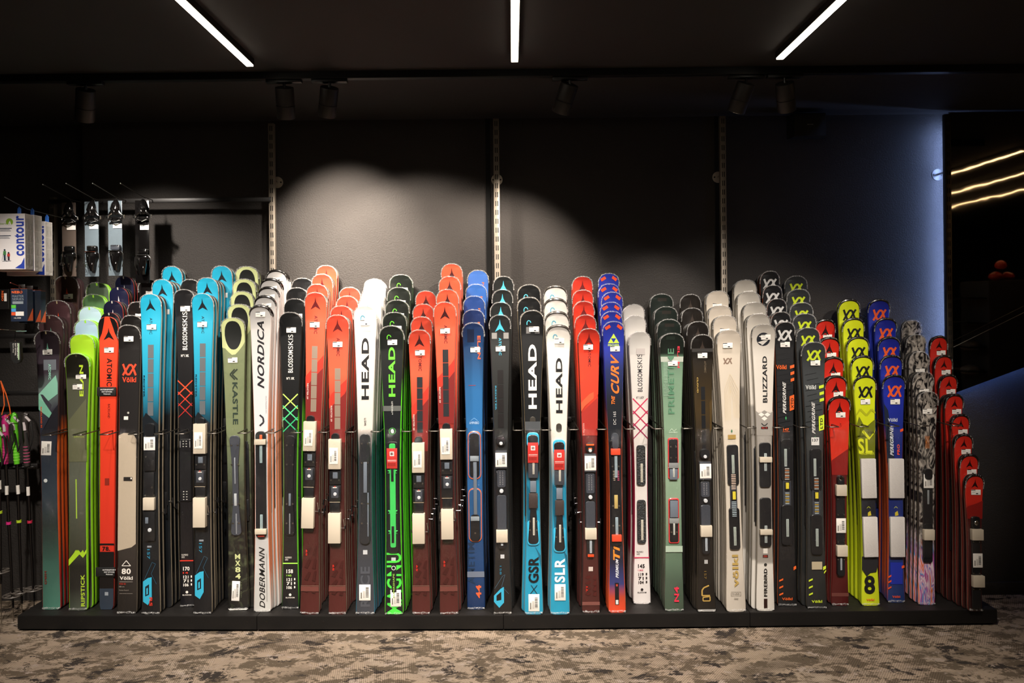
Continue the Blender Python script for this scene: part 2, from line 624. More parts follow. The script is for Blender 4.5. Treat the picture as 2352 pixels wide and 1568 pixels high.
# ------------------------------------------------------------------ plinth
PH = 0.085
PCOL = mat('plinth_black', '070606', 0.55, bump=(25, 0.1))
TOPM = mat('plinth_top_black', '14110f', 0.6, bump=(14, 0.5))
fr = [(-2.735, 4.305), (-1.405, 4.262), (-0.064, 4.236), (1.27, 4.24), (2.612, 4.245)]
pl_l = ['leftmost section of the low black plinth under the skis', 'second section of the low black plinth, from the left joint to the middle joint',
        'third section of the low black plinth, right of the middle joint', 'rightmost section of the low black plinth under the colourful small skis']
for i in range(4):
    (x0, y0), (x1, y1) = fr[i], fr[i + 1]
    e = empty('display_plinth', ((x0 + x1) / 2, (y0 + y1) / 2, 0), pl_l[i], 'plinth', 'sections of the ski plinth')
    ox, oy = (x0 + x1) / 2, (y0 + y1) / 2
    g = 0.0015
    T = lambda x, y, z: (x - ox, y - oy, z)
    MB().prism([T(x0 + g, y0, 0.012), T(x1 - g, y1, 0.012), T(x1 - g, WY - 0.02, 0.012), T(x0 + g, WY - 0.02, 0.012)], (0, 0, PH - 0.012 - 0.004), PCOL).build('box_frame', e, smooth=False)
    MB().prism([T(x0 + g, y0 + 0.002, PH - 0.004), T(x1 - g, y1 + 0.002, PH - 0.004), T(x1 - g, WY - 0.02, PH - 0.004), T(x0 + g, WY - 0.02, PH - 0.004)], (0, 0, 0.004), TOPM).build('top_board', e, smooth=False)
    MB().prism([T(x0 + 0.03, y0 + 0.03, 0), T(x1 - 0.03, y1 + 0.03, 0), T(x1 - 0.03, WY - 0.03, 0), T(x0 + 0.03, WY - 0.03, 0)], (0, 0, 0.012), DARK).build('foot', e, smooth=False)
    for k in (0.04, 0.27, 0.5, 0.73, 0.96):
        x = x0 + (x1 - x0) * k
        y = y0 + (y1 - y0) * k
        MB().cyl(T(x, y - 0.0012, PH - 0.03), T(x, y, PH - 0.03), 0.0045, mat('screw_head', '3a3836', 0.35, 0.8), 12).build('screw', e)

# ------------------------------------------------------------------ divider hooks and their rail
RODM = mat('divider_wire', '4a4640', 0.3, 0.6)
RZ = P(1190, 988, 4.245).z
o = MB().box((-0.05, 4.66, RZ), (5.3, 0.018, 0.03), BLACKM, 0.002).build('divider_rail')
tag(o, 'long black wall rail behind the skis that carries the wire dividers', 'rail')
dv = [107, 177, 238, 304, 364, 412, 486, 556, 619, 679, 741, 803, 862, 933, 996, 1059, 1122, 1190, 1254, 1318, 1383, 1448, 1513, 1580, 1650, 1727, 1790, 1848, 1917, 1985, 2056, 2124, 2200]
NUM = ['first', 'second', 'third', 'fourth', 'fifth', 'sixth', 'seventh', 'eighth', 'ninth', 'tenth', 'eleventh', 'twelfth', 'thirteenth', 'fourteenth', 'fifteenth', 'sixteenth', 'seventeenth']
proto = None
for i, px in enumerate(dv):
    x = P(px, 988, 4.245).x
    if proto is None:
        mb = MB()
        h = 0.026
        pts = [(-h, 0.41, 0), (-h, 0.008, 0), (-h + 0.003, 0.002, 0), (-h + 0.008, 0, 0), (h - 0.008, 0, 0), (h - 0.003, 0.002, 0), (h, 0.008, 0), (h, 0.41, 0)]
        mb.tube(pts, 0.0032, RODM, 8)
        proto = mb.build('wire_divider')
        q = proto
    else:
        q = proto.copy()
        COL.objects.link(q)
    q.location = (x, 4.245, RZ + 0.0)
    n = i if i < 17 else len(dv) - 1 - i
    q['label'] = 'black wire divider between skis, %s from the %s end' % (NUM[n], 'left' if i < 17 else 'right')
    q['category'] = 'divider'
    q['group'] = 'wire dividers between the ski rows'
mb = MB()
mb.tube([(0, 0.35, 0), (0, 0, 0), (0.05, 0, 0), (0.05, 0.35, 0)], 0.003, RODM, 8)
o = mb.build('wire_divider')
o.location = P(2225, 1131, 4.26) + Vector((0.02, 0, 0))
tag(o, 'lowest wire divider, at knee height beside the small red skis', 'divider', 'wire dividers between the ski rows')

# ================================================================== skis
RISE = 0.022
RLEN = 0.15


def halfw(z, L, wt, ww, wn):
    """half width: tail wt, waist ww, nose wn (full widths)"""
    zn = L - 0.105
    if z <= 0.42 * L:
        t = z / (0.42 * L)
        w_ = ww + (wt - ww) * (1 - t) ** 1.7
    else:
        t = min(1, (z - 0.42 * L) / (zn - 0.42 * L))
        w_ = ww + (wn - ww) * (t ** 1.7)
        if z > zn:
            w_ = wn
    a = 0.062
    if z > L - a:
        t = min(1, (z - (L - a)) / a)
        w_ *= max(0.0, 1 - t ** 2.5) ** (1 / 2.3)
    b_ = 0.024
    if z < b_:
        t = 1 - z / b_
        w_ *= 0.72 + 0.28 * max(0, 1 - t ** 2) ** 0.5
    return w_ / 2


def thick(z, L):
    t = z / L
    return 0.007 + 0.007 * math.sin(math.pi * min(1, max(0, t))) ** 0.7


def rise(z, L, R=RISE):
    t = (z - (L - RLEN)) / RLEN
    r = R * t * t if t > 0 else 0
    if z < 0.04:
        r += 0.004 * (1 - z / 0.04) ** 2
    return r


BASEM = mat('ski_base', '151515', 0.4)
EDGEM = mat('ski_steel_edge', 'b5a994', 0.35, 0.25)
BGM = {}


def top_mat(key, stops, noise=None, rough=0.36, coat=0.65):
    if key in BGM:
        return BGM[key]
    m = bpy.data.materials.new('ski_topsheet')
    m.use_nodes = True
    nt = m.node_tree
    L_ = nt.links.new
    b = nt.nodes['Principled BSDF']
    b.inputs['Roughness'].default_value = rough
    b.inputs['Coat Weight'].default_value = coat
    b.inputs['Coat Roughness'].default_value = 0.1
    uv = nt.nodes.new('ShaderNodeUVMap')
    sp = nt.nodes.new('ShaderNodeSeparateXYZ')
    L_(uv.outputs[0], sp.inputs[0])
    r = nt.nodes.new('ShaderNodeValToRGB')
    st = sorted(stops)
    e = r.color_ramp.elements
    e[0].position, e[0].color = max(0, st[0][0]), hexc(st[0][1])
    e[1].position, e[1].color = min(1, st[-1][0]), hexc(st[-1][1])
    for p_, c in st[1:-1]:
        x = e.new(min(1, max(0, p_)))
        x.color = hexc(c)
    tc = nt.nodes.new('ShaderNodeTexCoord')
    fac = sp.outputs[1]
    if noise and noise[0] == 'warp':
        n = nt.nodes.new('ShaderNodeTexNoise')
        n.inputs['Scale'].default_value = noise[1]
        L_(tc.outputs['Object'], n.inputs['Vector'])
        ma = nt.nodes.new('ShaderNodeMath')
        ma.operation = 'MULTIPLY_ADD'
        L_(n.outputs['Fac'], ma.inputs[0])
        ma.inputs[1].default_value = noise[2]
        L_(sp.outputs[1], ma.inputs[2])
        mb_ = nt.nodes.new('ShaderNodeMath')
        mb_.operation = 'SUBTRACT'
        L_(ma.outputs[0], mb_.inputs[0])
        mb_.inputs[1].default_value = noise[2] * 0.5
        fac = mb_.outputs[0]
    L_(fac, r.inputs[0])
    out = r.outputs[0]
    if noise and noise[0] == 'blot':
        # painted blotches in a second set of colours
        _, sc, col2, lo, hi = noise
        n = nt.nodes.new('ShaderNodeTexNoise')
        n.inputs['Scale'].default_value = sc
        n.inputs['Detail'].default_value = 5
        n.inputs['Distortion'].default_value = 1.2
        L_(tc.outputs['Object'], n.inputs['Vector'])
        rr = nt.nodes.new('ShaderNodeValToRGB')
        rr.color_ramp.elements[0].position = lo
        rr.color_ramp.elements[1].position = hi
        L_(n.outputs['Fac'], rr.inputs[0])
        mx = nt.nodes.new('ShaderNodeMix')
        mx.data_type = 'RGBA'
        L_(rr.outputs[0], mx.inputs[0])
        L_(out, mx.inputs[6])
        mx.inputs[7].default_value = hexc(col2)
        out = mx.outputs[2]
    if noise and noise[0] == 'graffiti':
        n = nt.nodes.new('ShaderNodeTexNoise')
        n.inputs['Scale'].default_value = 15
        n.inputs['Detail'].default_value = 4
        n.inputs['Distortion'].default_value = 2.5
        mp_ = nt.nodes.new('ShaderNodeMapping')
        mp_.inputs['Scale'].default_value = (1.6, 1, 0.8)
        L_(tc.outputs['Object'], mp_.inputs['Vector'])
        L_(mp_.outputs[0], n.inputs['Vector'])
        rr = nt.nodes.new('ShaderNodeValToRGB')
        ee = rr.color_ramp.elements
        ee[0].position, ee[0].color = 0.42, hexc('161416')
        ee[1].position, ee[1].color = 0.62, hexc('b8b0a6')
        L_(n.outputs['Fac'], rr.inputs[0])
        n2 = nt.nodes.new('ShaderNodeTexNoise')
        n2.inputs['Scale'].default_value = 11
        n2.inputs['Detail'].default_value = 3
        n2.inputs['Distortion'].default_value = 3
        mp2 = nt.nodes.new('ShaderNodeMapping')
        mp2.inputs['Scale'].default_value = (1.6, 1, 0.25)
        L_(tc.outputs['Object'], mp2.inputs['Vector'])
        L_(mp2.outputs[0], n2.inputs['Vector'])
        r2 = nt.nodes.new('ShaderNodeValToRGB')
        ee = r2.color_ramp.elements
        ee[0].position, ee[0].color = 0.34, hexc('a01a7a')
        ee[1].position, ee[1].color = 0.66, hexc('d86a2a')
        for p_, c in ((0.42, 'e8d8e0'), (0.47, 'b0449a'), (0.52, '2c9ad0'), (0.57, 'f0b8c8')):
            x = ee.new(p_)
            x.color = hexc(c)
        L_(n2.outputs['Fac'], r2.inputs[0])
        mx = nt.nodes.new('ShaderNodeMix')
        mx.data_type = 'RGBA'
        L_(rr.outputs[0], mx.inputs[6])
        L_(r2.outputs[0], mx.inputs[7])
        L_(r.outputs[0], mx.inputs[0])     # the ramp says where the colours begin
        out = mx.outputs[2]
    L_(out, b.inputs['Base Color'])
    # the shrink wrap's creases, in the clear coat only
    n3 = nt.nodes.new('ShaderNodeTexNoise')
    n3.inputs['Scale'].default_value = 24
    n3.inputs['Detail'].default_value = 4
    n3.inputs['Distortion'].default_value = 0.8
    mp3 = nt.nodes.new('ShaderNodeMapping')
    mp3.inputs['Scale'].default_value = (1, 1, 0.35)
    L_(tc.outputs['Object'], mp3.inputs['Vector'])
    L_(mp3.outputs[0], n3.inputs['Vector'])
    bp_ = nt.nodes.new('ShaderNodeBump')
    bp_.inputs['Strength'].default_value = 0.8
    bp_.inputs['Distance'].default_value = 0.008
    L_(n3.outputs['Fac'], bp_.inputs['Height'])
    L_(bp_.outputs[0], b.inputs['Coat Normal'])
    BGM[key] = m
    return m


def wrap_material():
    m = bpy.data.materials.new('clear_film')
    m.use_nodes = True
    nt = m.node_tree
    nt.nodes.remove(nt.nodes['Principled BSDF'])
    out = nt.nodes['Material Output']
    tr = nt.nodes.new('ShaderNodeBsdfTransparent')
    gl = nt.nodes.new('ShaderNodeBsdfPrincipled')
    gl.inputs['Base Color'].default_value = (0.75, 0.74, 0.72, 1)
    gl.inputs['Roughness'].default_value = 0.18
    gl.inputs['Specular IOR Level'].default_value = 1.0
    mx = nt.nodes.new('ShaderNodeMixShader')
    tc = nt.nodes.new('ShaderNodeTexCoord')
    n = nt.nodes.new('ShaderNodeTexNoise')
    n.inputs['Scale'].default_value = 160
    n.inputs['Detail'].default_value = 3
    r = nt.nodes.new('ShaderNodeValToRGB')
    r.color_ramp.elements[0].position = 0.42
    r.color_ramp.elements[0].color = (0.06, 0.06, 0.06, 1)
    r.color_ramp.elements[1].position = 0.66
    r.color_ramp.elements[1].color = (0.45, 0.45, 0.45, 1)
    bp_ = nt.nodes.new('ShaderNodeBump')
    bp_.inputs['Strength'].default_value = 0.9
    bp_.inputs['Distance'].default_value = 0.004
    L_ = nt.links.new
    L_(tc.outputs['Object'], n.inputs['Vector'])
    L_(n.outputs['Fac'], r.inputs[0])
    L_(n.outputs['Fac'], bp_.inputs['Height'])
    L_(bp_.outputs[0], gl.inputs['Normal'])
    L_(r.outputs[0], mx.inputs[0])
    L_(tr.outputs[0], mx.inputs[1])
    L_(gl.outputs[0], mx.inputs[2])
    L_(mx.outputs[0], out.inputs[0])
    return m


WRAPM = wrap_material()


def film_material():
    m = bpy.data.materials.new('shrink_film')
    m.use_nodes = True
    nt = m.node_tree
    nt.nodes.remove(nt.nodes['Principled BSDF'])
    out = nt.nodes['Material Output']
    tr = nt.nodes.new('ShaderNodeBsdfTransparent')
    gl = nt.nodes.new('ShaderNodeBsdfGlossy')
    gl.inputs['Color'].default_value = (1, 1, 1, 1)
    gl.inputs['Roughness'].default_value = 0.07
    mx = nt.nodes.new('ShaderNodeMixShader')
    mx.inputs[0].default_value = 0.055
    tc = nt.nodes.new('ShaderNodeTexCoord')
    mp_ = nt.nodes.new('ShaderNodeMapping')
    mp_.inputs['Scale'].default_value = (1.6, 1, 0.5)
    n = nt.nodes.new('ShaderNodeTexNoise')
    n.inputs['Scale'].default_value = 38
    n.inputs['Detail'].default_value = 4
    n.inputs['Distortion'].default_value = 1.5
    bp_ = nt.nodes.new('ShaderNodeBump')
    bp_.inputs['Strength'].default_value = 1.0
    bp_.inputs['Distance'].default_value = 0.02
    L_ = nt.links.new
    L_(tc.outputs['Object'], mp_.inputs['Vector'])
    L_(mp_.outputs[0], n.inputs['Vector'])
    L_(n.outputs['Fac'], bp_.inputs['Height'])
    L_(bp_.outputs[0], gl.inputs['Normal'])
    L_(tr.outputs[0], mx.inputs[1])
    L_(gl.outputs[0], mx.inputs[2])
    L_(mx.outputs[0], out.inputs[0])
    return m


FILMM = film_material()


def film(L, dims, z0, z1, h):
    """shrink film wound over the binding part of a ski"""
    mb = MB()
    nz, nx = 30, 8
    vs, fs = [], []
    for i in range(nz + 1):
        z = z0 + (z1 - z0) * i / nz
        t = min(1, i / 3, (nz - i) / 3)
        for j in range(nx + 1):
            u = j / nx * 2 - 1
            hw = halfw(z, L, *dims) + 0.002
            y = thick(z, L) * 0.3 + (thick(z, L) * 0.7 + 0.004 + h * t) * (1 - abs(u) ** 4)
            vs.append((u * hw + random.uniform(-1, 1) * .0008, -(y + random.uniform(-1, 1) * .0012), z))
    for i in range(nz):
        for j in range(nx):
            a = i * (nx + 1) + j
            fs.append([a, a + 1, a + nx + 2, a + nx + 1])
    mb.add(vs, fs, FILMM)
    return mb

FOAM = mat('cream_foam', 'c6bba8', 0.7)
PAPER = mat('white_paper', 'f2efe8', 0.6)
INK = mat('black_ink', '141414', 0.5)
GREYINK = mat('grey_ink', '77736c', 0.5)
BIND = mat('binding_black', '17181b', 0.35, coat=0.4)
BIND2 = mat('binding_grey', '3c4048', 0.35, coat=0.5)
BIND3 = mat('binding_slate', '6a7480', 0.3, coat=0.5)


def gmat(h):
    return mat('ski_print', h, 0.4, coat=0.5)


def ski_body(mb, L, dims, topm, sidem, sgn, R=RISE, full=False):
    """sgn -1: top sheet faces the aisle, +1 faces the wall"""
    zs = [0, 0.0015, 0.005, 0.010, 0.016]
    n = 22
    for i in range(1, n + 1):
        zs.append(0.016 + (L - 0.16 - 0.016) * i / n)
    for k in (0.02, 0.04, 0.06, 0.075, 0.09, 0.098, 0.106, 0.114, 0.122, 0.129, 0.136, 0.142, 0.147, 0.151, 0.1545, 0.157, 0.1587, 0.1596, 0.16):
        zs.append(L - 0.16 + k)
    rings = []
    for z in zs:
        hw = max(0.0012, halfw(min(z, L), L, *dims))
        t = thick(z, L)
        r = rise(z, L, R)
        e1 = min(0.0015, hw * 0.3)
        e2 = min(0.005, hw * 0.5)
        pts = [(-hw, r), (-hw, r + 0.0022), (-hw + e1, r + t * 0.7), (-hw + e2, r + t), (0, r + t + 0.0012), (hw - e2, r + t), (hw - e1, r + t * 0.7), (hw, r + 0.0022), (hw, r)]
        rings.append([(x, sgn * y + sgn * 0.0004, z) for x, y in pts])
    o = len(mb.v)
    K = 9
    for rg in rings:
        for p_ in rg:
            mb.uv[len(mb.v)] = (p_[0] / 0.12 + 0.5, p_[2] / L)
            mb.v.append(p_)
    im = [mb.mi(EDGEM), mb.mi(sidem), mb.mi(topm), mb.mi(topm), mb.mi(topm), mb.mi(topm), mb.mi(sidem), mb.mi(EDGEM), mb.mi(BASEM)]
    if full:
        im[0] = im[2] = im[5] = im[7] = im[8] = mb.mi(sidem)
    for i in range(len(rings) - 1):
        for k in range(K):
            k2 = (k + 1) % K
            mb.f.append([o + i * K + k, o + i * K + k2, o + (i + 1) * K + k2, o + (i + 1) * K + k])
            mb.m.append(im[k])
    mb.f.append([o + k for k in range(K)])
    mb.m.append(mb.mi(sidem))
    mb.f.append([o + (len(rings) - 1) * K + k for k in range(K)])
    mb.m.append(mb.mi(sidem))


class Ski:
    """puts prints and blocks, given in pixels of the front ski, onto a ski of length L"""

    def __init__(s, L, dims, sc, ty, by, mb, L0):
        s.L, s.dims, s.sc, s.ty, s.by, s.mb, s.L0 = L, dims, sc, ty, by, mb, L0
        s.k = 0
        s.mid = (ty + by) / 2
        s.parts = {}
        s.reg = []

    def z(s, y):
        if y < s.mid:
            return s.L - (y - s.ty) * s.sc
        return (s.by - y) * s.sc

    def map(s, x, z, off):
        z = min(max(z, 0.001), s.L - 0.001)
        hw = halfw(z, s.L, *s.dims) * 0.965
        x = min(max(x, -hw), hw)
        return (x, -(rise(z, s.L) + thick(z, s.L) + 0.0012 + off), z)

    def flat(s, vs, fs, m):
        """vs in metres (x, z)"""
        s.k += 1
        off = 0.0004 + 0.00018 * s.k
        bm = bmesh.new()
        bv = [bm.verts.new((x, 0, z)) for x, z in vs]
        for f in fs:
            try:
                bm.faces.new([bv[i] for i in f])
            except ValueError:
                pass
        bmesh.ops.triangulate(bm, faces=bm.faces[:])
        zl = min(v[1] for v in vs)
        zh = max(v[1] for v in vs)
        z = math.floor(zl / 0.02) * 0.02
        while z < zh:
            if z > zl + 1e-4 and (z > s.L - RLEN - 0.02 or z < 0.05 or int(round(z / 0.02)) % 4 == 0):
                bmesh.ops.bisect_plane(bm, geom=bm.verts[:] + bm.edges[:] + bm.faces[:], plane_co=(0, 0, z), plane_no=(0, 0, 1))
            z += 0.02
        bm.verts.index_update()
        o = len(s.mb.v)
        i = s.mb.mi(m)
        for v in bm.verts:
            s.mb.v.append(s.map(v.co.x, v.co.z, off))
        for f in bm.faces:
            s.mb.f.append([o + v.index for v in f.verts])
            s.mb.m.append(i)
        bm.free()

    def poly(s, c, pts):
        vs = [(dx * s.sc, s.z(y)) for dx, y in pts]
        s.flat(vs, [list(range(len(vs)))], gmat(c))

    def rect(s, c, x0, x1, y0, y1):
        s.poly(c, [(x0, y0), (x1, y0), (x1, y1), (x0, y1)])

    def line(s, c, w_, pts):
        for (x0, y0), (x1, y1) in zip(pts, pts[1:]):
            dx, dy = x1 - x0, y1 - y0
            l = math.hypot(dx, dy)
            nx, ny = -dy / l * w_ / 2, dx / l * w_ / 2
            s.poly(c, [(x0 + nx, y0 + ny), (x1 + nx, y1 + ny), (x1 - nx, y1 - ny), (x0 - nx, y0 - ny)])

    def disc(s, c, x, y, r, n=20):
        s.poly(c, [(x + r * math.cos(2 * math.pi * k / n), y + r * math.sin(2 * math.pi * k / n)) for k in range(n)])

    def text(s, t, y0, y1, dx, h, c, dr=1, bold=True, shear=0.0):
        """dr 1 reads upward, -1 downward, 0 level (then h is the width)"""
        vs, fs = text_geo(t, bold)
        out = []
        for a, b_ in vs:
            if dr == 1:
                q = (dx - h / 2 + h * (1 - b_), y1 - (y1 - y0) * a - shear * b_ * h)
            elif dr == -1:
                q = (dx - h / 2 + h * b_, y0 + (y1 - y0) * a + shear * b_ * h)
            else:
                q = (dx - h / 2 + h * a, y1 - (y1 - y0) * b_)
            if dr == 1:
                q = (dx + h / 2 - h * b_, q[1])
            out.append((q[0] * s.sc, s.z(q[1])))
        s.flat(out, fs, gmat(c))

    def star(s, c, dx, y0, y1, hw):
        H = y1 - y0
        s.poly(c, [(dx, y0), (dx + hw * .16, y0 + H * .38), (dx + hw * .45, y0 + H * .72), (dx + hw, y1), (dx, y0 + H * .78), (dx - hw, y1), (dx - hw * .45, y0 + H * .72), (dx - hw * .16, y0 + H * .38)])

    def vk(s, c, dx, y, w_, h_, t=4.5):
        a, b_ = w_ / 2, h_ / 2
        s.line(c, t, [(dx - a, y + b_), (dx - a * .05, y - b_ + t / 2)])
        s.line(c, t, [(dx - a * .1, y - b_ + t / 2), (dx + a * .38, y - b_ + t / 2), (dx + a, y + b_)])
        s.line(c, t, [(dx - a, y - b_), (dx - a * .38, y + b_ - t / 2), (dx + a * .1, y + b_ - t / 2)])
        s.line(c, t, [(dx + a * .05, y + b_ - t / 2), (dx + a, y - b_)])

    # ---- raised parts, meshes of their own
    def part(s, name):
        if name not in s.parts:
            s.parts[name] = MB()
        return s.parts[name]

    def blk(s, name, m, x0, x1, y0, y1, h, lift=0.0, bev=0.0015, new=False, rot=0):
        """block of thickness h (m) standing on the top sheet"""
        if new:
            name = name + '#%d' % len(s.parts)
        mb = s.part(name)
        z0, z1 = s.z(y1), s.z(y0)
        zm = (z0 + z1) / 2
        yy = -(rise(zm, s.L) + thick(zm, s.L) + 0.0012 + lift)
        d = ((x1 - x0) * s.sc, h, z1 - z0)
        b_ = min(bev, min(d) * 0.4)
        mb.box(((x0 + x1) / 2 * s.sc, yy - h / 2, zm), d, m, b_, Matrix.Rotation(rot, 4, 'Y') if rot else None)
        return name

    def plate(s, name, m, x0, x1, y0, y1, h, lift=0.0, r=5, waist=0.0, new=False):
        """long plate with rounded ends and an optional waist"""
        if new:
            name = name + '#%d' % len(s.parts)
        mb = s.part(name)
        s.reg.append((name, y0, y1))
        xm, hw = (x0 + x1) / 2, (x1 - x0) / 2
        r = min(r, hw, (y1 - y0) / 2)
        out = []
        for cx_, cy_, a0 in ((hw - r, y0 + r, -90), (hw - r, y1 - r, 0), (-hw + r, y1 - r, 90), (-hw + r, y0 + r, 180)):
            for k in range(5):
                a = math.radians(a0 + 22.5 * k)
                out.append((xm + cx_ + r * math.cos(a), cy_ + r * math.sin(a)))
            if waist and a0 in (0 - 90, 90):
                ym = (y0 + y1) / 2
                sx = 1 if a0 == -90 else -1
                for q in ((-0.2, 1), (0, 1), (0.2, 1)):
                    out.append((xm + sx * (hw - waist * q[1]), ym + sx * q[0] * (y1 - y0)))
        zs = [s.z(y) for _, y in out]
        zm = sum(zs) / len(zs)
        yy = -(rise(zm, s.L) + thick(zm, s.L) + 0.0012 + lift)
        n = len(out)
        e_ = 0.92
        cy = (y0 + y1) / 2
        v = [((x * s.sc), yy, z) for (x, y), z in zip(out, zs)]
        v += [((x * s.sc), yy - h * .8, z) for (x, y), z in zip(out, zs)]
        v += [((xm + (x - xm) * e_) * s.sc, yy - h, s.z(cy + (y - cy) * (1 - (1 - e_) * (x1 - x0) / (y1 - y0)))) for x, y in out]
        f = []
        for a in (0, 1):
            f += [[a * n + k, a * n + (k + 1) % n, (a + 1) * n + (k + 1) % n, (a + 1) * n + k] for k in range(n)]
        mb.add(v, f, m)
        mb.add(v[2 * n:], [list(range(n))], m)
        return name

    def ruler(s, name, x, y0, y1, w_=4, c='d8d4c8', lift=0.012):
        """pale toothed adjustment strip"""
        name = name + '#%d' % len(s.parts)
        s.blk(name, gmat(c), x - w_ / 2, x + w_ / 2, y0, y1, 0.002, lift, 0.0005)
        y = y0 + 2
        while y < y1 - 2:
            s.blk(name, gmat('6a665c'), x - w_ * .3, x + w_ * .3, y, y + 0.9, 0.0006, lift + 0.002, 0)
            y += 3

    def screw(s, name, x, y, r=2.0, lift=0.008, m=None):
        c = [q for q in s.reg if q[1] - 1 <= y <= q[2] + 1]
        mb = s.part(c[-1][0] if c else name)
        z = s.z(y)
        yy = -(thick(z, s.L) + 0.0012 + lift)
        mb.cyl((x * s.sc, yy, z), (x * s.sc, yy - 0.002, z), r * s.sc, m or STEEL, 12)

    def knob(s, name, x, y, r, h, m):
        mb = s.part(name)
        z = s.z(y)
        yy = -(thick(z, s.L) + 0.0012)
        mb.tube([(x * s.sc, yy, z), (x * s.sc, yy - h * .9, z), (x * s.sc, yy - h, z)], [r * s.sc, r * s.sc, r * s.sc * .8], m, 18)

    def arm(s, y, w_=20, h=0.012):
        mb = s.part('brake_arm')
        z = s.z(y)
        yy = -(thick(z, s.L) + h)
        mb.tube([(-w_ * s.sc, yy, z), (w_ * s.sc, yy, z)], 0.002, CHROME, 8)
        for q in (-1, 1):
            mb.tube([(q * w_ * s.sc, yy, z - 0.004), (q * w_ * s.sc, yy - .002, z + 0.012)], 0.0045, BIND, 8)
            mb.tube([(q * (w_ - 1) * s.sc, yy, z), (q * (w_ - 3) * s.sc, yy - .01, z + 0.05)], 0.0022, CHROME, 8)

    def label(s, x0, x1, y0, y1, lift=0.0, name='barcode_label', rot=0, red=False):
        n = s.blk(name, PAPER if not red else gmat('c0302a'), x0, x1, y0, y1, 0.0012, lift, 0.0002, new=True, rot=rot)
        mb = s.parts[n]
        z0, z1 = s.z(y1), s.z(y0)
        zm = (z0 + z1) / 2
        yy = -(rise(zm, s.L) + thick(zm, s.L) + 0.0012 + lift) - 0.0015
        xm = (x0 + x1) / 2 * s.sc
        W, H = (x1 - x0) * s.sc, z1 - z0
        R_ = Matrix.Rotation(rot, 3, 'Y')

        def q(a0, a1, b0, b1, m):
            pts = []
            for a, b_ in ((a0, b0), (a1, b0), (a1, b1), (a0, b1)):
                v = R_ @ Vector(((a - .5) * W, 0, (b_ - .5) * H))
                pts.append((xm + v.x, yy, zm + v.z))
            mb.poly(pts, m)
        if red:
            q(.3, .7, .62, .84, PAPER)
            q(.36, .64, .66, .80, gmat('c0302a'))
            q(.08, .92, .40, .42, PAPER)
            q(.08, .92, .34, .35, PAPER)
            for k in range(7):
                q(.1 + k * .11, .16 + k * .11, .12, .28, gmat('7a1c1a'))
        else:
            b_ = 0.20
            while b_ < 0.82:
                t = random.uniform(0.015, 0.04)
                q(.58, .84, b_, b_ + t, INK)
                b_ += t + random.uniform(0.015, 0.03)
            for k in range(4):
                q(.34 + k * .055, .36 + k * .055, .15, .6, GREYINK)
            q(.14, .24, .12, .5, GREYINK)

    def sticker(s, x, y, w_=22, h_=12):
        n = s.blk('price_sticker', PAPER, x - w_ / 2, x + w_ / 2, y - h_ / 2, y + h_ / 2, 0.0008, 0.0006 + 0.0002 * s.k, 0.0002)
        mb = s.parts[n]
        zt = s.z(y - h_ / 2)
        zm = s.z(y)
        H = h_ * s.sc
        yy = -(rise(zm, s.L) + thick(zm, s.L) + 0.0012 + 0.0006 + 0.0002 * s.k + 0.0011)

        def q(a0, a1, b0, b1, m):
            mb.poly([((x - w_ / 2 + w_ * a) * s.sc, yy, zt - H * b_) for a, b_ in ((a0, b0), (a1, b0), (a1, b1), (a0, b1))], m)
        q(0.0, .45, 0.02, .16, INK)
        q(.5, .72, .66, .86, INK)
        q(.1, .5, .38, .42, GREYINK)
        q(.1, .4, .52, .56, GREYINK)


def tip_outline(L, dims, z0, R=RISE, n=9, grow=0.0, sgn=-1):
    pts = []
    zz = [z0 + (L - z0) * (1 - (1 - i / n) ** 2.2) for i in range(n + 1)]
    for z in zz:
        pts.append((-halfw(z, L, *dims) - grow, z))
    right = [(-x, z) for x, z in reversed(pts[:-1])]
    res = []
    for x, z in pts + right:
        y = rise(z, L, R) + thick(z, L) * 0.5
        res.append((x, sgn * y, min(z, L) + grow * (1 if z > L - 0.03 else 0)))
    return res


# ------------------------------------------------------------------ designs
def d_atomic(red, ty, boxc, boxy, tc_, sc_, label_y=None, rl='REDSTER S9'):
    """racing ski with the three-armed emblem"""
    def f(s, front):
        s.star(sc_, 0, ty + 9, ty + 38, 11.5)
        if not front:
            return
        s.text('ATOMIC', ty + 54, ty + 92, 1, 7, tc_, -1)
        y = boxy
        for k in range(5):
            s.rect(boxc, -6.5, 6.5, y, y + 25)
            s.rect('8a8078' if boxc != '8a8078' else '5a5048', -5.6, 5.6, y + 1, y + 24) if False else None
            y += 26.5
        if red:
            s.text(rl, boxy + 62, boxy + 100, -15, 3.4, 'f0e0d8', -1, False)
    return f


def tail_block_text(s, y0, y1, c):
    """large tone-on-tone block lettering on the tail"""
    for k, (a, b_) in enumerate([(0.0, .16), (.22, .40), (.46, .62), (.70, .84)]):
        ya, yb = y0 + (y1 - y0) * a, y0 + (y1 - y0) * b_
        s.poly(c, [(-14, yb - 3), (-4, ya), (2, ya + 3), (-6, yb)])
        s.poly(c, [(4, yb), (9, ya), (14, ya - 2), (12, yb + 2)])


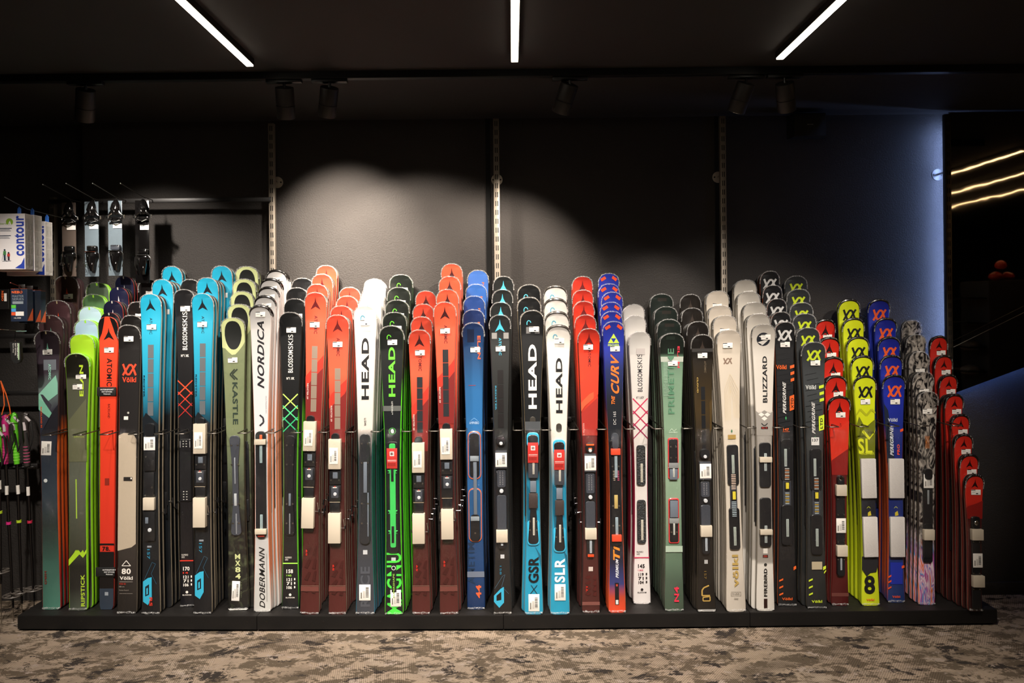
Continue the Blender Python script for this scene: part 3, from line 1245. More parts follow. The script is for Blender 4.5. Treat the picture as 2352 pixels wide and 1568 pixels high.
def foam_binding(s, b1, b2, arm, dx=0):
    t0, t1 = b1
    s.blk('foam_sleeve', FOAM, dx - 14, dx + 14, t0, t1, 0.030, 0.004, 0.002, new=True)
    s.label(dx - 11, dx + 8, t0 + (t1 - t0) * .28, t1 - 12, 0.0355)
    s.plate('binding_nose', BIND, dx - 9, dx + 9, t0 - 13, t0 + 10, 0.020, r=8)
    s.blk('toe_binding', BIND, dx - 13, dx + 13, t1 - 4, t1 + 36, 0.016)
    s.poly('6a7480', [(dx - 4, t1 + 8), (dx + 5, t1 + 8), (dx + 7, t1 + 18), (dx, t1 + 24), (dx - 6, t1 + 18)])
    s.blk('toe_binding', BIND3, dx - 5, dx + 6, t1 + 8, t1 + 22, 0.003, 0.016)
    s.screw('toe_binding', dx - 9, t1 + 26, 2, 0.016)
    s.screw('toe_binding', dx + 9, t1 + 26, 2, 0.016)
    m0, m1 = t1 + 38, b2[0] - 22
    s.blk('heel_binding', BIND, dx - 13, dx + 13, m0, b2[0] - 26, 0.024)
    s.blk('heel_binding', BIND2, dx - 8, dx + 9, m0 + 2, m0 + 28, 0.003, 0.024)
    s.knob('heel_binding', dx + 1, m0 + 19, 4, 0.030, mat('silver_knob', 'c8ccd0', 0.4))
    s.blk('heel_binding', gmat('e8e0d8'), dx - 4, dx + 5, m0 + 3, m0 + 5, 0.001, 0.027, 0)
    s.blk('heel_binding', gmat('c83020'), dx - 1, dx + 2, m0 + 0.5, m0 + 2.5, 0.001, 0.027, 0)
    s.blk('heel_binding', gmat('c8b8a0'), dx - 12, dx + 12, b2[0] - 25, b2[0] - 24, 0.001, 0.022, 0)
    s.blk('heel_binding', BIND, dx - 11, dx + 11, b2[0] - 24, b2[0] + 2, 0.020)
    s.blk('foam_sleeve', FOAM, dx - 14, dx + 14, b2[0], b2[1], 0.034, 0.004, 0.002, new=True)
    s.blk('binding_end', BIND, dx - 11, dx + 11, b2[1] - 2, b2[1] + 10, 0.012)
    s.arm(arm, 19, 0.016)


def rail_binding(s, a, b_, dx=0, c1=None, ru='d8d4c8', hw=12):
    """two long plates with adjustment rulers; a, b are (y0, y1)"""
    for (y0, y1) in (a, b_):
        s.plate('binding_plate', c1 or BIND, dx - hw, dx + hw, y0, y1, 0.012, r=6, new=True)
    for (y0, y1) in (a, b_):
        n = 'ruler_strip'
        s.ruler(n, dx + 1, y0 + (y1 - y0) * .45, y1 - 8, 5, ru, 0.0125)
        for q in ((-7, 8), (7, 8), (-7, 22), (7, 22)):
            s.screw('plate_screw', dx + q[0], y0 + q[1], 1.6, 0.012)


def stack_binding(s, y0, lab, knob, foam, tail, dx=0, orange=False):
    """light binding with one paper label, a knob and one foam block"""
    s.plate('toe_binding', BIND, dx - 11, dx + 11, y0, y0 + 22, 0.022, r=9)
    if orange:
        s.blk('toe_binding', gmat('f0581e'), dx - 9, dx + 9, y0 + 2, y0 + 6, 0.004, 0.020)
        s.blk('toe_binding', gmat('f0581e'), dx - 4, dx + 4, y0 + 11, y0 + 15, 0.004, 0.022)
    s.knob('toe_binding', dx, y0 + 17, 4, 0.028, mat('silver_knob', 'c8ccd0', 0.4))
    s.blk('toe_binding', BIND2, dx - 13, dx + 13, lab[0] - 4, lab[1] + 4, 0.024)
    s.label(dx - 13, dx + 13, lab[0], lab[1], 0.025)
    s.plate('binding_rail', BIND2, dx - 10, dx + 10, lab[1] + 8, knob - 8, 0.014, r=4)
    s.plate('binding_rail', BIND, dx - 13, dx + 13, lab[1] + 2, foam[0] + 2, 0.009, r=3)
    for k in range(9):
        y = lab[1] + 12 + k * 4
        if y < knob - 12:
            s.blk('binding_rail', gmat('9a9a9c'), dx - 4, dx - 2, y, y + 1.5, 0.0006, 0.014, 0)
            s.blk('binding_rail', gmat('9a9a9c'), dx + 2, dx + 4, y, y + 1.5, 0.0006, 0.014, 0)
    s.knob('heel_binding', dx, knob, 4.5, 0.022, mat('silver_knob', 'c8ccd0', 0.4))
    s.plate('heel_binding', BIND2, dx - 11, dx + 11, knob + 10, foam[0] + 2, 0.016, r=5)
    s.blk('foam_sleeve', FOAM, dx - 13, dx + 13, foam[0], foam[1], 0.026, 0.003, 0.002, new=True)
    s.plate('heel_binding', BIND, dx - 9, dx + 9, foam[1] - 2, tail, 0.016, r=6)
    s.ruler('ruler_strip', dx, foam[1] + 1, tail - 8, 5, 'b8c4d0', 0.0165)


def hatch(s, y0, y1, cs, w_=2.6):
    n = 3
    H = (y1 - y0) / n
    for k in range(n):
        a, b_ = y0 + H * k, y0 + H * (k + 1) + H * .25
        s.line(cs[k % len(cs)], w_, [(-17, a), (17, b_)])
        s.line(cs[k % len(cs)], w_, [(17, a), (-17, b_)])


def blossom(s, front, ty, c, hy, hc, ly, num, lc, oy, k_='N°1 XK'):
    if not front:
        return
    s.text('SKIS', ty + 50, ty + 84, 0, 11, c, 1, False)
    s.text('BLOSSOM', ty + 86, ty + 138, 0, 11, c, 1, True)
    s.text(k_, ty + 148, ty + 154, 0, 18, c, 0, True)
    hatch(s, hy[0], hy[1], hc)
    s.rect(lc, -17, 17, ly, ly + 2.6)
    s.text('NUMERO', ly - 14, ly - 10, -4, 15, c, 0, False)
    s.text('UNO', ly - 9, ly - 5, -8, 7, c, 0, False)
    y = oy
    s.text(num[0], y, y + 9, -1, 15, c, 0)
    s.text('11 MASS' if num[0] != '170' else '14', y + 12, y + 16, -3, 12, lc, 0)
    for k, q in enumerate(num[1:]):
        s.text(q, y + 20 + k * 9, y + 27 + k * 9, -2, 12, c, 0)
        s.rect(c, 9, 12, y + 20 + k * 9, y + 25 + k * 9)
    s.disc(c, 0, y + 58, 3)
    s.text('BLOSSOM', y + 63, y + 66, 0, 20, c, 0)


def f1(s, fr):
    s.star('7ac0a8' if fr else random.choice(['e8502c', '7ac0a8']), 0, s.ty + 27, s.ty + 56, 10)
    s.rect('c8b890', -1.5, 1.5, s.ty, s.ty + 7)
    if fr:
        s.rect('6a7078', -10, 19, 826, 850)
        s.text('ATOMIC', 836, 872, 4, 6, '9adcc4', -1)
        s.poly('8cc8b0', [(-22, 905), (18, 862), (22, 880), (22, 905), (-5, 925), (-22, 935)])
        s.poly('3c3c44', [(-18, 905), (-12, 906), (8, 930), (4, 940), (-10, 922)])
        s.poly('7cc0a4', [(-22, 915), (-8, 925), (14, 958), (8, 965), (-22, 940)])
        s.poly('23232a', [(22, 930), (10, 945), (2, 965), (-20, 1000), (22, 1000)])
        s.text('BACKLAND 95', 934, 982, -16, 3.5, 'e0582c', -1)
        s.label(-17, 6, 1013, 1045, 0.001, rot=0.05)
        s.disc('e8f0f0', -8, 1103, 4.3)
        s.text('HIRO', 1310, 1340, -12, 5, '7a3028', -1)


def f2(s, fr):
    s.rect('a0e040' if not fr else '3a3a28', -2, 2, s.ty, s.ty + 7)
    if fr:
        s.text('ELAN', 838, 910, 9, 9, 'c4e63c', 1)
        s.text('98', 926, 962, 16, 11, '44463a', -1)
        s.poly('66694f', [(-20, 965), (20, 915), (22, 1060), (-20, 1060)])
        s.text('RIPSTICK', 1001, 1005, 4, 24, 'b0c83c', 0, False)
        s.line('a8cc4c', 3, [(-3, 1100), (-2, 1190)])
        s.poly('b4e030', [(-24, 1298), (-24, 1284), (-8, 1268), (-5, 1262), (-2, 1266), (2, 1262), (7, 1268), (12, 1262), (15, 1268), (22, 1260), (22, 1268), (12, 1280), (4, 1272)])
        s.text('RIPSTICK', 1318, 1391, 11, 9, 'b8d83c', 1)
        s.sticker(8, 865, 24, 10)


def f3(s, fr):
    if not fr:
        s.star('e8e4dc', 0, s.ty + 20, s.ty + 58, 11)
        s.rect('b8b4a8', -1.5, 1.5, s.ty, s.ty + 6)
        return
    s.poly('120f10', [(-26, s.ty - 2), (-8, s.ty - 2), (-7, s.ty + 8), (-15, s.ty + 38), (-26, s.ty + 62)])
    s.poly('120f10', [(26, s.ty - 2), (8, s.ty - 2), (7, s.ty + 8), (15, s.ty + 38), (26, s.ty + 62)])
    s.star('120f10', 1, 752, 781, 12)
    s.text('ATOMIC', 823, 887, 3, 12, '1a1010', -1)
    s.text('BACKLAND', 928, 960, 3, 5, '5a1814', -1, False)
    s.rect('8a2a1e', -5, 5, 1098, 1114)
    s.rect('120f10', -30, 30, 1247, 1251)
    s.rect('120f10', -30, 30, 1266, 1398)
    s.text('78.', 1254, 1264, -1, 18, '120f10', 0)
    s.poly('2f3a48', [(-30, 1350), (30, 1350), (30, 1398), (-30, 1398)])
    s.rect('98a0a8', -4, 4, 1358, 1366)
    st1 = s.blk('strap', mat('strap_black', '121212', 0.7), -24, 20, 889, 909, 0.008, 0.001, 0.003, new=True)
    st2 = s.blk('strap', mat('strap_black', '121212', 0.7), -24, 20, 1301, 1322, 0.008, 0.001, 0.003, new=True)
    for yy, xx in ((893, 0), (1305, 8)):
        for j, (t, w__) in enumerate((('INTERSPORT', 30), ('RENT NETWORK', 24), ('Wolkenstein', 16))):
            n = s.parts[st1 if yy == 893 else st2]
            z0 = s.z(yy + j * 5 + 3)
            sign_text(n, t, ((xx - w__ / 2) * s.sc, -(thick(z0, s.L) + 0.0115), z0), (w__ * s.sc, 0, 0), (0, 0, 3 * s.sc), gmat('e8e8e8'))


def f4(s, fr):
    if not fr:
        return
    s.poly('b9ab97', [(-26, 1000), (-10, 994), (4, 995), (14, 1000), (19, 1008), (20, 1248), (10, 1256), (-26, 1264)])
    s.vk('e0482c', 1, 849, 30, 26, 4.5)
    s.text('Völkl', 866, 878, 1, 32, 'e0482c', 0)
    s.disc('a8a8a0', 0, 948, 2.5)
    s.rect('e8e4dc', -10, 0, 956, 964)
    s.rect('24211f', -9, 11, 1095, 1104)
    s.rect('e8e4dc', 7, 10, 1096, 1100)
    s.line('e8e4dc', 1.6, [(-1, 1286), (-11, 1298), (9, 1298), (-1, 1286)])
    s.text('80', 1304, 1317, -1, 21, 'ece8e0', 0)
    s.text('Völkl', 1322, 1330, -1, 30, 'ece8e0', 0)
    s.rect('b8b0a8', -16, 14, 1334, 1334.8)
    s.text('RISE 80', 1337, 1341, -9, 15, 'b8382a', 0, False)
    s.text('180 cm', 1344, 1347, -11, 12, 'a8a098', 0, False)
    s.text('Outdoor Research', 1352, 1355, -6, 22, '989088', 0, False)
    s.rect('a8a098', -16, 14, 1361, 1361.6)


def blue_tail(s, y):
    s.line('2a4a5c', 1.2, [(-14, y + 40), (4, y), (12, y + 4), (2, y + 26), (14, y + 50)])
    s.poly('34aed2', [(-17, y + 44), (-6, y + 36), (3, y + 34), (3, y + 82), (-6, y + 98), (-17, y + 90)])
    s.poly('12202a', [(-12, y + 56), (-3, y + 50), (-3, y + 74), (-12, y + 78)])
    s.poly('3fc0e4', [(-9, y + 60), (-6, y + 58), (-6, y + 72), (-9, y + 74)])
    s.rect('8a9098', -7, 3, y - 38, y - 34)
    s.text('157', y - 30, y - 8, -4, 6, '2a9ac4', -1, False)


def f5(s, fr):
    s.star('10161c', 0, s.ty + 10, s.ty + 38, 11.5)
    if fr:
        s.text('ATOMIC', 730, 768, 0, 6, '0c2a38', -1)
        for k in range(5):
            s.rect('5e6468', -6.5, 6.5, 792 + k * 33, 823 + k * 33)
        s.text('REDSTER', 862, 912, -15, 3.5, '0a3448', -1)
        s.poly('10161c', [(-26, 962), (-10, 948), (26, 975), (26, 1005), (-26, 1005)])
        s.plate('toe_binding', BIND, -11, 11, 972, 1003, 0.016, r=8)
        s.label(-13, 13, 1003, 1033, 0.012)
        s.blk('toe_binding', BIND2, -13, 13, 1001, 1035, 0.011)
        s.blk('toe_binding', BIND, -13, 13, 1036, 1080, 0.014)
        s.blk('toe_binding', BIND, -10, 10, 1084, 1138, 0.012)
        s.screw('toe_binding', -8, 1048, 2, .014)
        s.screw('toe_binding', 6, 1118, 2.5, .012)
        s.screw('toe_binding', 10, 1136, 2, .012)
        s.screw('toe_binding', -10, 1136, 2, .012)
        s.blk('foam_sleeve', FOAM, -13, 13, 1141, 1169, 0.022, 0.003, 0.002, new=True)
        s.blk('heel_binding', BIND, -12, 12, 1165, 1240, 0.014)
        s.blk('heel_binding', BIND3, -9, -2, 1186, 1200, 0.003, 0.014)
        s.knob('heel_binding', 1, 1215, 4.5, 0.018, mat('silver_knob', 'c8ccd0', 0.4))
        blue_tail(s, 1290)
        s.text('RS', 1370, 1390, 1, 7, 'd0382a', -1)


def f7(s, fr):
    s.star('10161c', 0, s.ty + 10, s.ty + 38, 11.5)
    if fr:
        s.text('ATOMIC', 726, 766, 0, 6, '0c2a38', -1)
        for k in range(5):
            s.rect('5e6468', -6.5, 6.5, 789 + k * 33, 820 + k * 33)
        s.text('REDSTER', 860, 912, -15, 3.5, '0a3448', -1)
        s.poly('10161c', [(-26, 960), (-10, 946), (26, 973), (26, 1005), (-26, 1005)])
        foam_binding(s, (972, 1040), (1140, 1207), 1179, -2)
        blue_tail(s, 1276)


def f6(s, fr):
    blossom(s, fr, 666, 'f0ece4', (874, 952), ['e8502c', 'd8402c', 'a82c28'], 1285, ('170', '121', '71', '106'), 'd83a2c', 1300)
    if fr:
        s.plate('binding_plate', BIND, -13, 13, 1008, 1150, 0.008, r=3)
        for y in (1012, 1018, 1024, 1127, 1133, 1139, 1145):
            for x in (-4, 3):
                s.blk('binding_plate', gmat('d8d4cc'), x - 1.5, x + 1.5, y, y + 1.6, 0.0008, 0.008, 0)
        for x in (-11, 11):
            s.blk('binding_plate', gmat('b8b8b8'), x - .6, x + .6, 1012, 1027, 0.0008, 0.008, 0)


def f8(s, fr):
    T = s.ty
    s.poly('c4cc92', [(-26, T - 2), (26, T - 2), (26, T + 56), (20, T + 66), (12, T + 76), (4, T + 84), (-4, T + 85), (-12, T + 78), (-19, T + 70), (-26, T + 68)])
    pts = []
    for k in range(24):
        a = 2 * math.pi * k / 24
        r_ = 20 if math.sin(a) < 0 else 19
        pts.append((19.5 * math.copysign(abs(math.cos(a)) ** .8, math.cos(a)) * (1 if math.sin(a) < 0 else 1 - .25 * math.sin(a)), T + 40 + 33 * math.copysign(abs(math.sin(a)) ** .8, math.sin(a))))
    s.poly('1a1c1a', pts)
    if fr:
        s.line('2a3428', 3.4, [(8, 848), (-4, 860), (8, 872)])
        s.line('2a3428', 3.4, [(2, 848), (-9, 860), (2, 872)])
        s.text('KASTLE', 878, 975, 2, 12, '2c3a30', -1)
        s.plate('binding_plate', BIND2, -12, 12, 1000, 1228, 0.009, r=9, waist=5)
        s.blk('binding_plate', gmat('8a9098'), -1.5, 1.5, 1050, 1110, 0.003, 0.009)
        s.blk('binding_plate', gmat('aab0b4'), -3, 3, 1132, 1160, 0.003, 0.009)
        s.ruler('ruler_strip', 1, 1178, 1224, 2.5, '8a9098', 0.010)
        for y in (1022, 1066, 1156, 1200):
            for x in (-7, 7):
                s.screw('plate_screw', x, y, 2, 0.009)
        for k, q in enumerate('MX84'):
            s.text(q, 1271 + k * 15, 1283 + k * 15, 1, 12, 'ccd49a', 0)
        s.label(-14, 4, 1333, 1378, 0.001, rot=0.06)
        s.text('160 cm', 1336, 1370, 8, 3, '6a7058', -1, False)
        s.rect('e8e8e0', -25, 25, 1396, 1401)


def f9(s, fr):
    if fr:
        s.text('NORDICA', 738, 893, 0, 16, '202024', 1, True, 0.5)
        s.text('MULTIGARA DC', 910, 950, 12, 2.5, '88888c', -1, False)
        s.line('303034', 4, [(-3, 953), (5, 960), (6, 970), (-3, 978)])
        s.plate('binding_plate', BIND, -12, 12, 990, 1235, 0.010, r=10)
        s.blk('binding_plate', gmat('e05a2c'), -2, 4, 998, 1010, 0.003, 0.010)
        s.ruler('ruler_strip', 1, 1022, 1062, 6, '98b0b4', 0.011)
        s.ruler('ruler_strip', 1, 1180, 1212, 6, '98b0b4', 0.011)
        s.blk('foam_sleeve', FOAM, -13, 13, 1008, 1020, 0.022, 0.003, 0.0015, new=True)
        s.blk('foam_sleeve', FOAM, -13, 13, 1212, 1224, 0.022, 0.003, 0.0015, new=True)
        s.blk('binding_plate', gmat('b03020'), -8, 8, 1226, 1231, 0.002, 0.010)
        s.text('DOBERMANN', 1260, 1395, 0, 13, '18181a', 1, True, 0.4)
        s.rect('9a9a98', 10, 11.5, 1270, 1380)


def f10(s, fr):
    blossom(s, fr, 718, 'f0ece4', (905, 985), ['c8ec70', '58d890', '38b878'], 1291, ('158', '121', '71', '106'), 'a8e858', 1306)
    if fr:
        s.plate('binding_plate', BIND, -12, 12, 1000, 1228, 0.009, r=9, waist=4)
        for y in (1022, 1066, 1156, 1200):
            for x in (-7, 7):
                s.screw('plate_screw', x, y, 2, 0.009)
        s.blk('binding_plate', gmat('6a7480'), -2.5, 2.5, 1132, 1160, 0.003, 0.009)
        s.ruler('ruler_strip', 0, 1178, 1224, 2.5, '8a9098', 0.010)


def red(b1, b2, arm, boxc, dx=0):
    def f(s, fr):
        s.star('5a1416' if boxc == '8a7a6c' else '3a1214', 0, s.ty + 9, s.ty + 38, 11.5)
        if fr:
            s.text('ATOMIC', s.ty + 52, s.ty + 94, 1, 7.5, '5a1416', -1)
            b0 = b1[0] - 40 - 130 if boxc == '8a7a6c' else b1[0] - 40 - 122
            b0 = s.ty + 122 if boxc == '8a7a6c' else s.ty + 108
            s.poly('b83426', [(-26, b0 + 70), (26, b0 + 20), (26, b0 + 90), (-26, b0 + 130)])
            s.poly('7a2220', [(-26, b0 + 96), (26, b0 + 50), (26, b0 + 170), (-26, b0 + 170)])
            st = min(31, (b1[0] - 20 - b0) / 5)
            for k in range(5):
                s.rect(boxc, -6.5, 6.5, b0 + k * st, b0 + k * st + st - 1.5)
            s.text('REDSTER S9', b0 + 86, b0 + 122, -14, 3.4, 'f0e0d8', -1, False)
            foam_binding(s, b1, b2, arm, dx)
            tail_block_text(s, b2[1] + 45, s.by - 30, '3c1412')
            s.text('S9', b2[1] + 52, b2[1] + 66, -9, 4, 'c82c20', 1)
            s.rect('8a6a5c', -26, 26, s.by - 66, s.by - 65)
            s.rect('6a3a34', -26, 26, s.by - 64, s.by - 53)
    return f


def head_logo(s, c, dx, y):
    s.line(c, 1.8, [(dx - 4, y + 10), (dx - 4, y + 4), (dx - 1, y), (dx + 3, y + 1), (dx + 5, y + 5)])


def f13(s, fr):
    head_logo(s, '3a9ab8', -6, s.ty + 22)
    if fr:
        s.rect('c8c4be', -6, 13, 752, 761)
        s.text('HEAD', 776, 918, 0, 17, '1c1c1e', 1)
        s.text('RACE TI', 960, 977, 0, 4.5, '2a2a2c', 1)
        s.plate('binding_plate', mat('binding_graphite', '24262a', 0.35, coat=.5), -12, 12, 996, 1248, 0.011, r=10, waist=2)
        s.blk('binding_plate', BIND3, -3, 5, 1060, 1130, 0.003, 0.011)
        s.blk('binding_plate', BIND3, 6, 9, 1130, 1230, 0.002, 0.011)
        for y in (1018, 1062, 1155, 1200):
            for x in (-7, 7):
                s.screw('plate_screw', x, y, 2, 0.011)
        s.text('RACE', 1300, 1392, 0, 22, '4a4e56', 1)
        s.label(-14, 12, 1341, 1377, 0.002)
        s.rect('c8ccd0', -5, 5, 1262, 1272)


def red_card(s, y0, y1, dx=0, lift=0.022):
    s.label(dx - 12, dx + 12, y0, y1, lift, 'safety_card', red=True)


def f14(s, fr):
    head_logo(s, '6ae03a', -6, s.ty + 20)
    if fr:
        s.text('HEAD', 797, 911, 0, 15, '6cf03c', 1)
        s.rect('5a5e5c', -21, 21, 932, 944)
        s.text('e-MAGNUM', 922, 952, 0, 4, 'c8ccc8', 1, False)
        s.disc('3a8a3a', 0, 990, 8)
        s.disc('12161a', 0, 990, 6.5)
        s.text('e', 985, 995, 0, 7, 'd8e0d8', 0)
        s.plate('binding_plate', BIND, -13, 13, 1014, 1268, 0.009, r=8)
        s.plate('binding_plate', gmat('3cc05a'), -7, 7, 1018, 1040, 0.004, 0.009, r=4)
        s.plate('binding_bridge', gmat('3cc05a'), -6, 7, 1070, 1255, 0.006, 0.009, r=4)
        for y in (1082, 1174, 1220):
            s.blk('binding_bridge', gmat('3cc05a'), -11, 11, y - 4, y + 4, 0.005, 0.009)
            for x in (-10, 10):
                s.screw('plate_screw', x, y, 2.4, 0.014, BIND)
        s.blk('binding_bridge', BIND, -3, 3, 1076, 1104, 0.003, 0.015)
        s.blk('binding_bridge', BIND, -3, 3, 1206, 1244, 0.003, 0.015)
        red_card(s, 1028, 1074)
        s.rect('c8ccd0', -5, 5, 1279, 1289)
        s.text('MAGNU', 1268, 1408, 1, 34, '4ad848', 1)
        s.rect('14181a', -5, 6, 1292, 1372)
        s.disc('d8e0d8', 0, 1303, 5)
        s.disc('14181a', 0, 1303, 3.6)
        s.text('SUPERSHAPE', 1316, 1372, 0, 4, '8ab84a', 1)
        s.label(-8, 16, 1353, 1391, 0.002)


def f17(s, fr):
    if not fr:
        s.text('ELAN', s.ty + 28, s.ty + 80, 12, 5, 'e06a3a', 1, False)
        return
    s.rect('101c38', -14, 2, 756, 786)
    s.text('ELAN', 771, 825, 13, 7, 'e8603a', -1)
    s.line('7ab0e0', .9, [(-8, 966), (0, 960), (8, 966)])
    s.text('AMPHIBIO', 968, 974, 0, 22, 'c0d8f0', 0, False)
    s.line('a83a30', 1, [(-12, 885), (4, 885)])
    for (y0, y1) in ((990, 1100), (1120, 1243)):
        s.plate('binding_plate', gmat('e06a34'), -15, 15, y0, y1, 0.006, r=12)
        s.plate('binding_plate', gmat('2a5c8e') if y0 < 1000 else gmat('24507e'), -13.4, 13.4, y0 + 2, y1 - 2, 0.0075, r=11)
    s.plate('binding_plate', BIND, -11, 11, 994, 1095, 0.013, r=8)
    s.plate('binding_plate', BIND, -11, 11, 1180, 1241, 0.013, r=8)
    s.blk('binding_plate', BIND3, -3, 5, 1060, 1180, 0.010, 0.004)
    s.blk('binding_plate', gmat('8a949c'), -10, 10, 1046, 1058, 0.003, 0.013)
    s.blk('binding_plate', gmat('8a949c'), -10, 10, 1184, 1194, 0.003, 0.013)
    s.screw('plate_screw', 0, 1222, 2, .013)
    s.text('AMETIM', 1245, 1340, -10, 16, '14304e', 1)
    s.rect('6a7486', -26, 26, 1311, 1324)
    s.text('44', 1342, 1372, 6, 12, 'f0643a', 1)


def f18(s, fr):
    s.star('4ab8d8', 0, s.ty + 9, s.ty + 38, 11.5)
    if fr:
        s.rect('8a8a88', -19, -7, 764, 778)
        s.rect('8a8a88', 8, 20, 764, 778)
        s.text('ATOMIC', 776, 816, 0, 6, '4ab8d8', -1)
        for k in range(4):
            s.rect('191617', -6.5, 6.5, 850 + k * 33.5, 881 + k * 33.5)
        s.text('REDSTER', 886, 942, -11, 3.5, '3a8aa8', -1)
        stack_binding(s, 1000, (1038, 1070), 1126, (1214, 1242), 1258)
        s.line('3a5060', 1.2, [(-18, 1350), (0, 1322), (6, 1318), (-2, 1345), (14, 1362)])
        s.poly('38acd2', [(-20, 1366), (-4, 1350), (3, 1346), (3, 1382), (-8, 1394), (-20, 1380)])
        s.poly('151314', [(-14, 1366), (-3, 1357), (-3, 1376), (-14, 1378)])
        s.text('158', 1298, 1318, -4, 4, '2a7a98', -1, False)
        s.rect('c8ccd0', -4, 5, 1272, 1281)


def head_bottom(s, t, c, y0, y1, lab, top, dark):
    for k in range(7):
        s.line('15607c', 1.1, [(4 + k * 2, 1255 + k * 3), (22, 1285 + k * 9)])
        s.line('15607c', 1.1, [(-20 + k * 2, 1100 + k * 4), (-8 + k, 1250)])
    s.text(t, y0, y1, 0, 24, c, 1)
    s.label(-12, 13, lab[0], lab[1], 0.002)
    s.plate('binding_plate', gmat('3ab4dc'), -14, 14, top, top + 34, 0.008, r=9)
    s.plate('binding_plate', gmat('3ab4dc'), -14, 14, top + 200, top + 258, 0.008, r=9)
    s.plate('binding_plate', BIND, -12, 12, top + 5, top + 254, 0.012, r=9, waist=5)
    s.blk('binding_plate', BIND2, -11, 11, top + 66, top + 103, 0.008, 0.010)
    s.blk('binding_plate', BIND3, -7, 7, top + 110, top + 136, 0.005, 0.010)
    s.blk('binding_plate', mat('heel_track', '3a302e', .4), -10, 10, top + 138, top + 172, 0.008, 0.010)
    s.ruler('ruler_strip', 1, top + 68, top + 94, 4.5, 'c8c4b8', 0.019)
    s.ruler('ruler_strip', 1, top + 194, top + 234, 4.5, 'c8c4b8', 0.0125)
    for x in (-8, 8):
        s.screw('plate_screw', x, top + 202, 1.8, .012)
        s.screw('plate_screw', x, top + 222, 1.8, .012)
    red_card(s, top + 22, top + 68)


def f19(s, fr):
    head_logo(s, '58c4dc', -8, s.ty + 22)
    if fr:
        s.rect('6a6a6a', -14, -4, 751, 766)
        s.rect('6a6a6a', 6, 17, 751, 766)
        s.text('HEAD', 791, 939, 0, 19, 'f4f2ec', 1)
        s.plate('round_badge', STEEL, -6.5, 6.5, 957, 978, 0.001, r=6.5)
        s.rect('4a4e52', -24, 24, 968, 988)
        head_bottom(s, 'GSR', '10141a', 1277, 1337, (1363, 1402), 993, True)
        s.line('10141a', 1.4, [(-6, 1342), (8, 1362)])
        s.line('10141a', 1.4, [(8, 1342), (-8, 1362)])


def f20(s, fr):
    head_logo(s, '3a9ab8', -8, s.ty + 20)
    if fr:
        s.text('HEAD', 822, 949, 1, 15, '1c1c1e', 1)
        s.plate('round_badge', STEEL, -6.5, 6.5, 972, 993, 0.001, r=6.5)
        head_bottom(s, 'SLR', 'f0f4f4', 1281, 1336, (1340, 1377), 1009, False)


def f21(s, fr):
    s.star('5a1214', 0, s.ty + 9, s.ty + 38, 11.5)
    if fr:
        s.text('ATOMIC', 803, 842, 1, 6.5, '4a1416', -1)
        s.poly('d83e28', [(-26, 880), (26, 838), (26, 905), (-26, 945)])
        s.poly('f05a38', [(-26, 925), (0, 905), (10, 900), (10, 915), (-26, 945)])
        s.poly('a83028', [(-26, 950), (26, 912), (26, 1000), (-26, 1000)])
        s.text('REDSTER TI', 972, 1000, -14, 3.4, 'e8b0a8', -1, False)
        stack_binding(s, 1016, (1045, 1078), 1140, (1210, 1235), 1275, 0, True)
        s.blk('heel_binding', gmat('f0481e'), -7, 7, 1270, 1276, 0.018)
        tail_block_text(s, 1320, 1375, '4a1816')
        s.text('TI', 1345, 1358, -9, 4, 'c82c20', 1)
        s.rect('c8b8b0', -5, 5, 1300, 1310)
        s.rect('7a4a44', -26, 26, 1380, 1388)


def f22(s, fr):
    T = s.ty
    s.poly('e8502c', [(-21, T + 13), (-10, T + 6), (-6, T + 12), (-17, T + 19)])
    s.poly('e8502c', [(10, T + 5), (21, T + 13), (17, T + 19), (7, T + 11)])
    if not fr:
        return
    s.poly('c8e84c', [(0, 766), (13, 788), (-13, 788)])
    s.poly('2434a0', [(0, 787), (-6, 777), (6, 777)])
    s.text('FISCHER', 790, 795, 0, 26, 'c8e84c', 0)
    s.text('CURV', 822, 908, 2, 19, 'f07a2c', 1, True, 0.5)
    s.text('THE', 911, 930, -3, 8, 'f07a2c', 1, True, 0.3)
    s.text('DC 165', 945, 975, 0, 6, 'c8c8c8', 1, False)
    s.plate('toe_binding', BIND2, -8, 8, 994, 1030, 0.020, r=7)
    s.blk('binding_strap', gmat('ee4a2c'), -11, 11, 1029, 1043, 0.024, 0.003, 0.002, new=True)
    s.blk('binding_strap', gmat('ee4a2c'), -11, 11, 1225, 1240, 0.024, 0.003, 0.002, new=True)
    s.plate('binding_plate', BIND, -12, 12, 1010, 1250, 0.012, r=5, waist=2)
    s.ruler('ruler_strip', 1, 1046, 1095, 6, '9ab0bc', 0.013)
    s.ruler('ruler_strip', 1, 1186, 1225, 6, '9ab0bc', 0.013)
    s.blk('binding_plate', gmat('b8a060'), -4, 4, 1135, 1166, 0.002, 0.012)
    for k in range(6):
        s.blk('binding_plate', gmat('9a9080'), -6 + (k % 2) * 1, -1, 1080 + k * 4, 1082 + k * 4, 0.001, 0.012, 0)
        s.blk('binding_plate', gmat('b04a6a'), 4, 8, 1080 + k * 4, 1082 + k * 4, 0.001, 0.012, 0)
    for x in (-7, 7):
        for y in (1024, 1070, 1160, 1205):
            s.screw('plate_screw', x, y, 2, .012)
    s.text('Ti', 1258, 1290, 0, 15, 'f0902c', 1, True, .4)
    s.text('PREMIUM', 1285, 1326, 1, 6.5, 'e8ecf4', 1, True, .4)
    s.rect('181418', -4.5, 4.5, 1337, 1387)
    s.rect('d8dcdc', -3, 3, 1376, 1386)
    s.rect('b84030', -2, 2, 1340, 1345)


